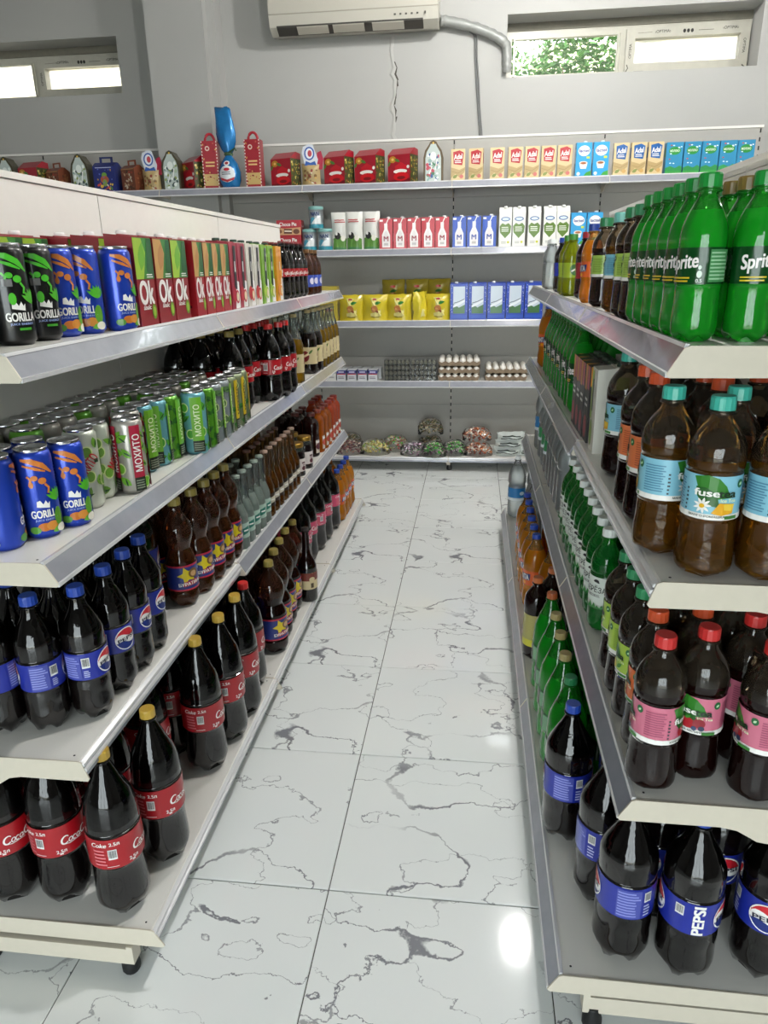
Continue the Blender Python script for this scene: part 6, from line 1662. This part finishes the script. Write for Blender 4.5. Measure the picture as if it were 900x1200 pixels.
front('milk_carton_royal', 'milk_carton', 'royal blue milk carton with white bottle print', 'carton', 'royal blue milk cartons', z, [(x, Y4, FR) for x in (-.112, -.017, .081)], tail='from the red cartons')
front('milk_carton_white', 'milk_carton', 'white gable-top milk carton with green heart', 'carton', 'white green-heart milk', z, [(x, Y4, FR) for x in (.183, .269, .366, .463, .546)], tail='from the blue cartons')
front('milk_carton_blue', 'milk_carton', 'bright blue milk carton beside the white gable cartons', 'carton', 'blue milk, second wall shelf', z, [(.644, Y4 + .01, FR), (.745, Y4 + .01, FR)], tail='from the white cartons')
z = ZB[2]; Y3 = 5.06
nb_ = 'yellow noodle bag with brown picture'
front('noodle_bag', 'noodle_bag', nb_, 'bag', 'yellow noodle bags', z, [(-.842, Y3, FR), (-.678, Y3, FR + 4), (-.513, Y3, FR - 6)], tail='from the aisle unit')
front('noodle_bag_twisted', 'noodle_bag', 'crumpled yellow bag turned sideways among the noodle bags', 'bag', None, z, [(-.374, Y3, FR + 40)])
front('noodle_bag', 'noodle_bag', 'yellow noodle bag beside the blue milk packs', 'bag', None, z, [(-.244, Y3, FR)])
for k, (x, zz) in enumerate(((-.565, .150), (-.398, .185), (-.250, .165))):
    place('tea_box_yellow', 'noodle_box', x, 5.20, z, math.radians(FR), 'mustard carton under the upper noodle bags, %s from the aisle unit' % ORD[k], 'box', 'mustard cartons', True)
    place('noodle_bag_upper', 'noodle_bag', x, 5.20, z + .1152, math.radians(FR + NP.uniform(-5, 5)), 'dull yellow noodle bag in the upper row, %s from the aisle unit' % ORD[k], 'bag', 'upper noodle bags')
front('tea_box_yellow', 'tea_box', 'mustard box with red oval, lower of two beside the aisle unit', 'box', None, z, [(-.998, 5.08, FR)])
front('tea_box_yellow', 'tea_box', 'mustard box with red oval, upper of two beside the aisle unit', 'box', None, z + .1152, [(-.998, 5.085, FR)])
front('milk_pack_blue', 'milk_carton', 'large deep blue milk pack with green meadow picture', 'carton', 'deep blue milk packs', z, [(x, Y3, FR) for x in (-.106, .017, .141, .264, .387)], tail='from the noodle bags')
z = ZB[1]; Y2 = 5.07
front('white_box', 'small_box', 'small plain white box on the egg shelf', 'box', None, z, [(-.998, Y2, FR)])
front('can_box', 'small_box', 'small white and navy box on the egg shelf', 'box', 'navy and white boxes', z, [(x, Y2, FR) for x in (-.925, -.850, -.775, -.701)], tail='from the aisle unit')
behind('can_box', 'small_box', 'small white and navy box', 'box', 'navy and white boxes', z, [(x, Y2 + .115) for x in (-.91, -.835, -.76, -.685)], FR, True)
for i, x in enumerate((-.53, -.345)):
    for k in range(4):
        place('quail_egg_pack', 'quail_egg_pack', x, Y2 + .0, z + .0365 * k, math.radians(FR), 'clear pack of speckled quail eggs, %s stack, %s from the bottom' % (('inner', 'outer')[i], ORD[k]), 'egg pack', 'quail egg packs')
def egg_stack(x, layers, who, topfull=True):
    for k in range(layers):
        zz = z + .050 * k
        t_ = link('egg_tray', None, None, (x, Y2 + .075, zz), math.radians(FR) + .02 * (k - 1))
        tag(t_, 'grey pulp egg tray, %s from the bottom of the %s stack' % (ORD[k], who), 'egg tray', 'egg trays')
        link('tray', EGG_TRAY, t_)
        last = k == layers - 1
        for i in range(5):
            for j in range(6):
                if not last and i < 4: continue
                if last and not topfull and i > 2: continue
                e = link('egg', EGG, None, (0, 0, 0))
                a = math.radians(FR) + .02 * (k - 1)
                lx, ly = (i - 2) * .048, (j - 2.5) * .048
                e.location = (x + lx * math.cos(a) - ly * math.sin(a), Y2 + .075 + lx * math.sin(a) + ly * math.cos(a), zz + (.030 if last else .020))
                tag(e, 'white egg, %s stack, %s tray up, %s row, %s along' % (who, ORD[k], ORD[4 - i], ORD[j]), 'egg', 'hen eggs, %s stack' % who)
egg_stack(-.100, 3, 'taller egg')
egg_stack(.226, 2, 'lower egg')
z = ZB[0]; Y1 = 5.02
for kd, x, y, zz, lab in (('candy_plum', -.880, Y1, 0, 'bag of plum-coloured wrapped sweets beside the aisle unit'), ('candy_brown', -.90, Y1 + .15, .0, 'dark bag of sweets behind the plum-coloured bag'),
                          ('candy_gold', -.695, Y1, 0, 'bag of yellow-gold wrapped sweets on the bottom wall shelf'), ('candy_mix', -.555, Y1 + .10, 0, 'mixed sweets bag with green top behind the gold bag'),
                          ('candy_gold', -.54, Y1 - .06, 0, 'smaller bag of yellow sweets beside the mixed sweets'), ('candy_dark', -.405, Y1 - .02, 0, 'bag of dark purple wrapped sweets'),
                          ('candy_brown', -.300, Y1 + .12, 0, 'dark brown bag of sweets under another'), ('candy_brown', -.300, Y1 + .12, .121, 'dark brown bag of sweets stacked on another'), ('candy_green', -.265, Y1 - .05, 0, 'bag of sweets with grey and green wrappers in front of brown bags'),
                          ('candy_green', -.118, Y1, 0, 'green and black bag of sweets at the shelf joint'), ('candy_red', .045, Y1, 0, 'bag of rusty red sweets, lower of two'), ('candy_red', .035, Y1 + .03, .101, 'bag of rusty red sweets stacked on another')):
    if kd == 'candy_gold' and x == -.54: x = -.50; y = Y1 - .03; continue
    place(kd, 'sweets_bag', x, y, z + zz, math.radians(FR), lab, 'sweets', 'bags of sweets')
for k in range(3):
    place('white_snack_bag', 'snack_bag', .25 + .012 * k, Y1 + .01, z + .002 + .052 * k, math.radians(FR + 4 * k), 'white snack bag with black stripes, %s from the bottom of its pile' % ORD[k], 'bag', 'white snack bags')
place('white_snack_bag', 'snack_bag', .43, Y1 + .0, z + .002, math.radians(FR - 8), 'white striped snack bag lying beside the pile', 'bag', 'white snack bags')
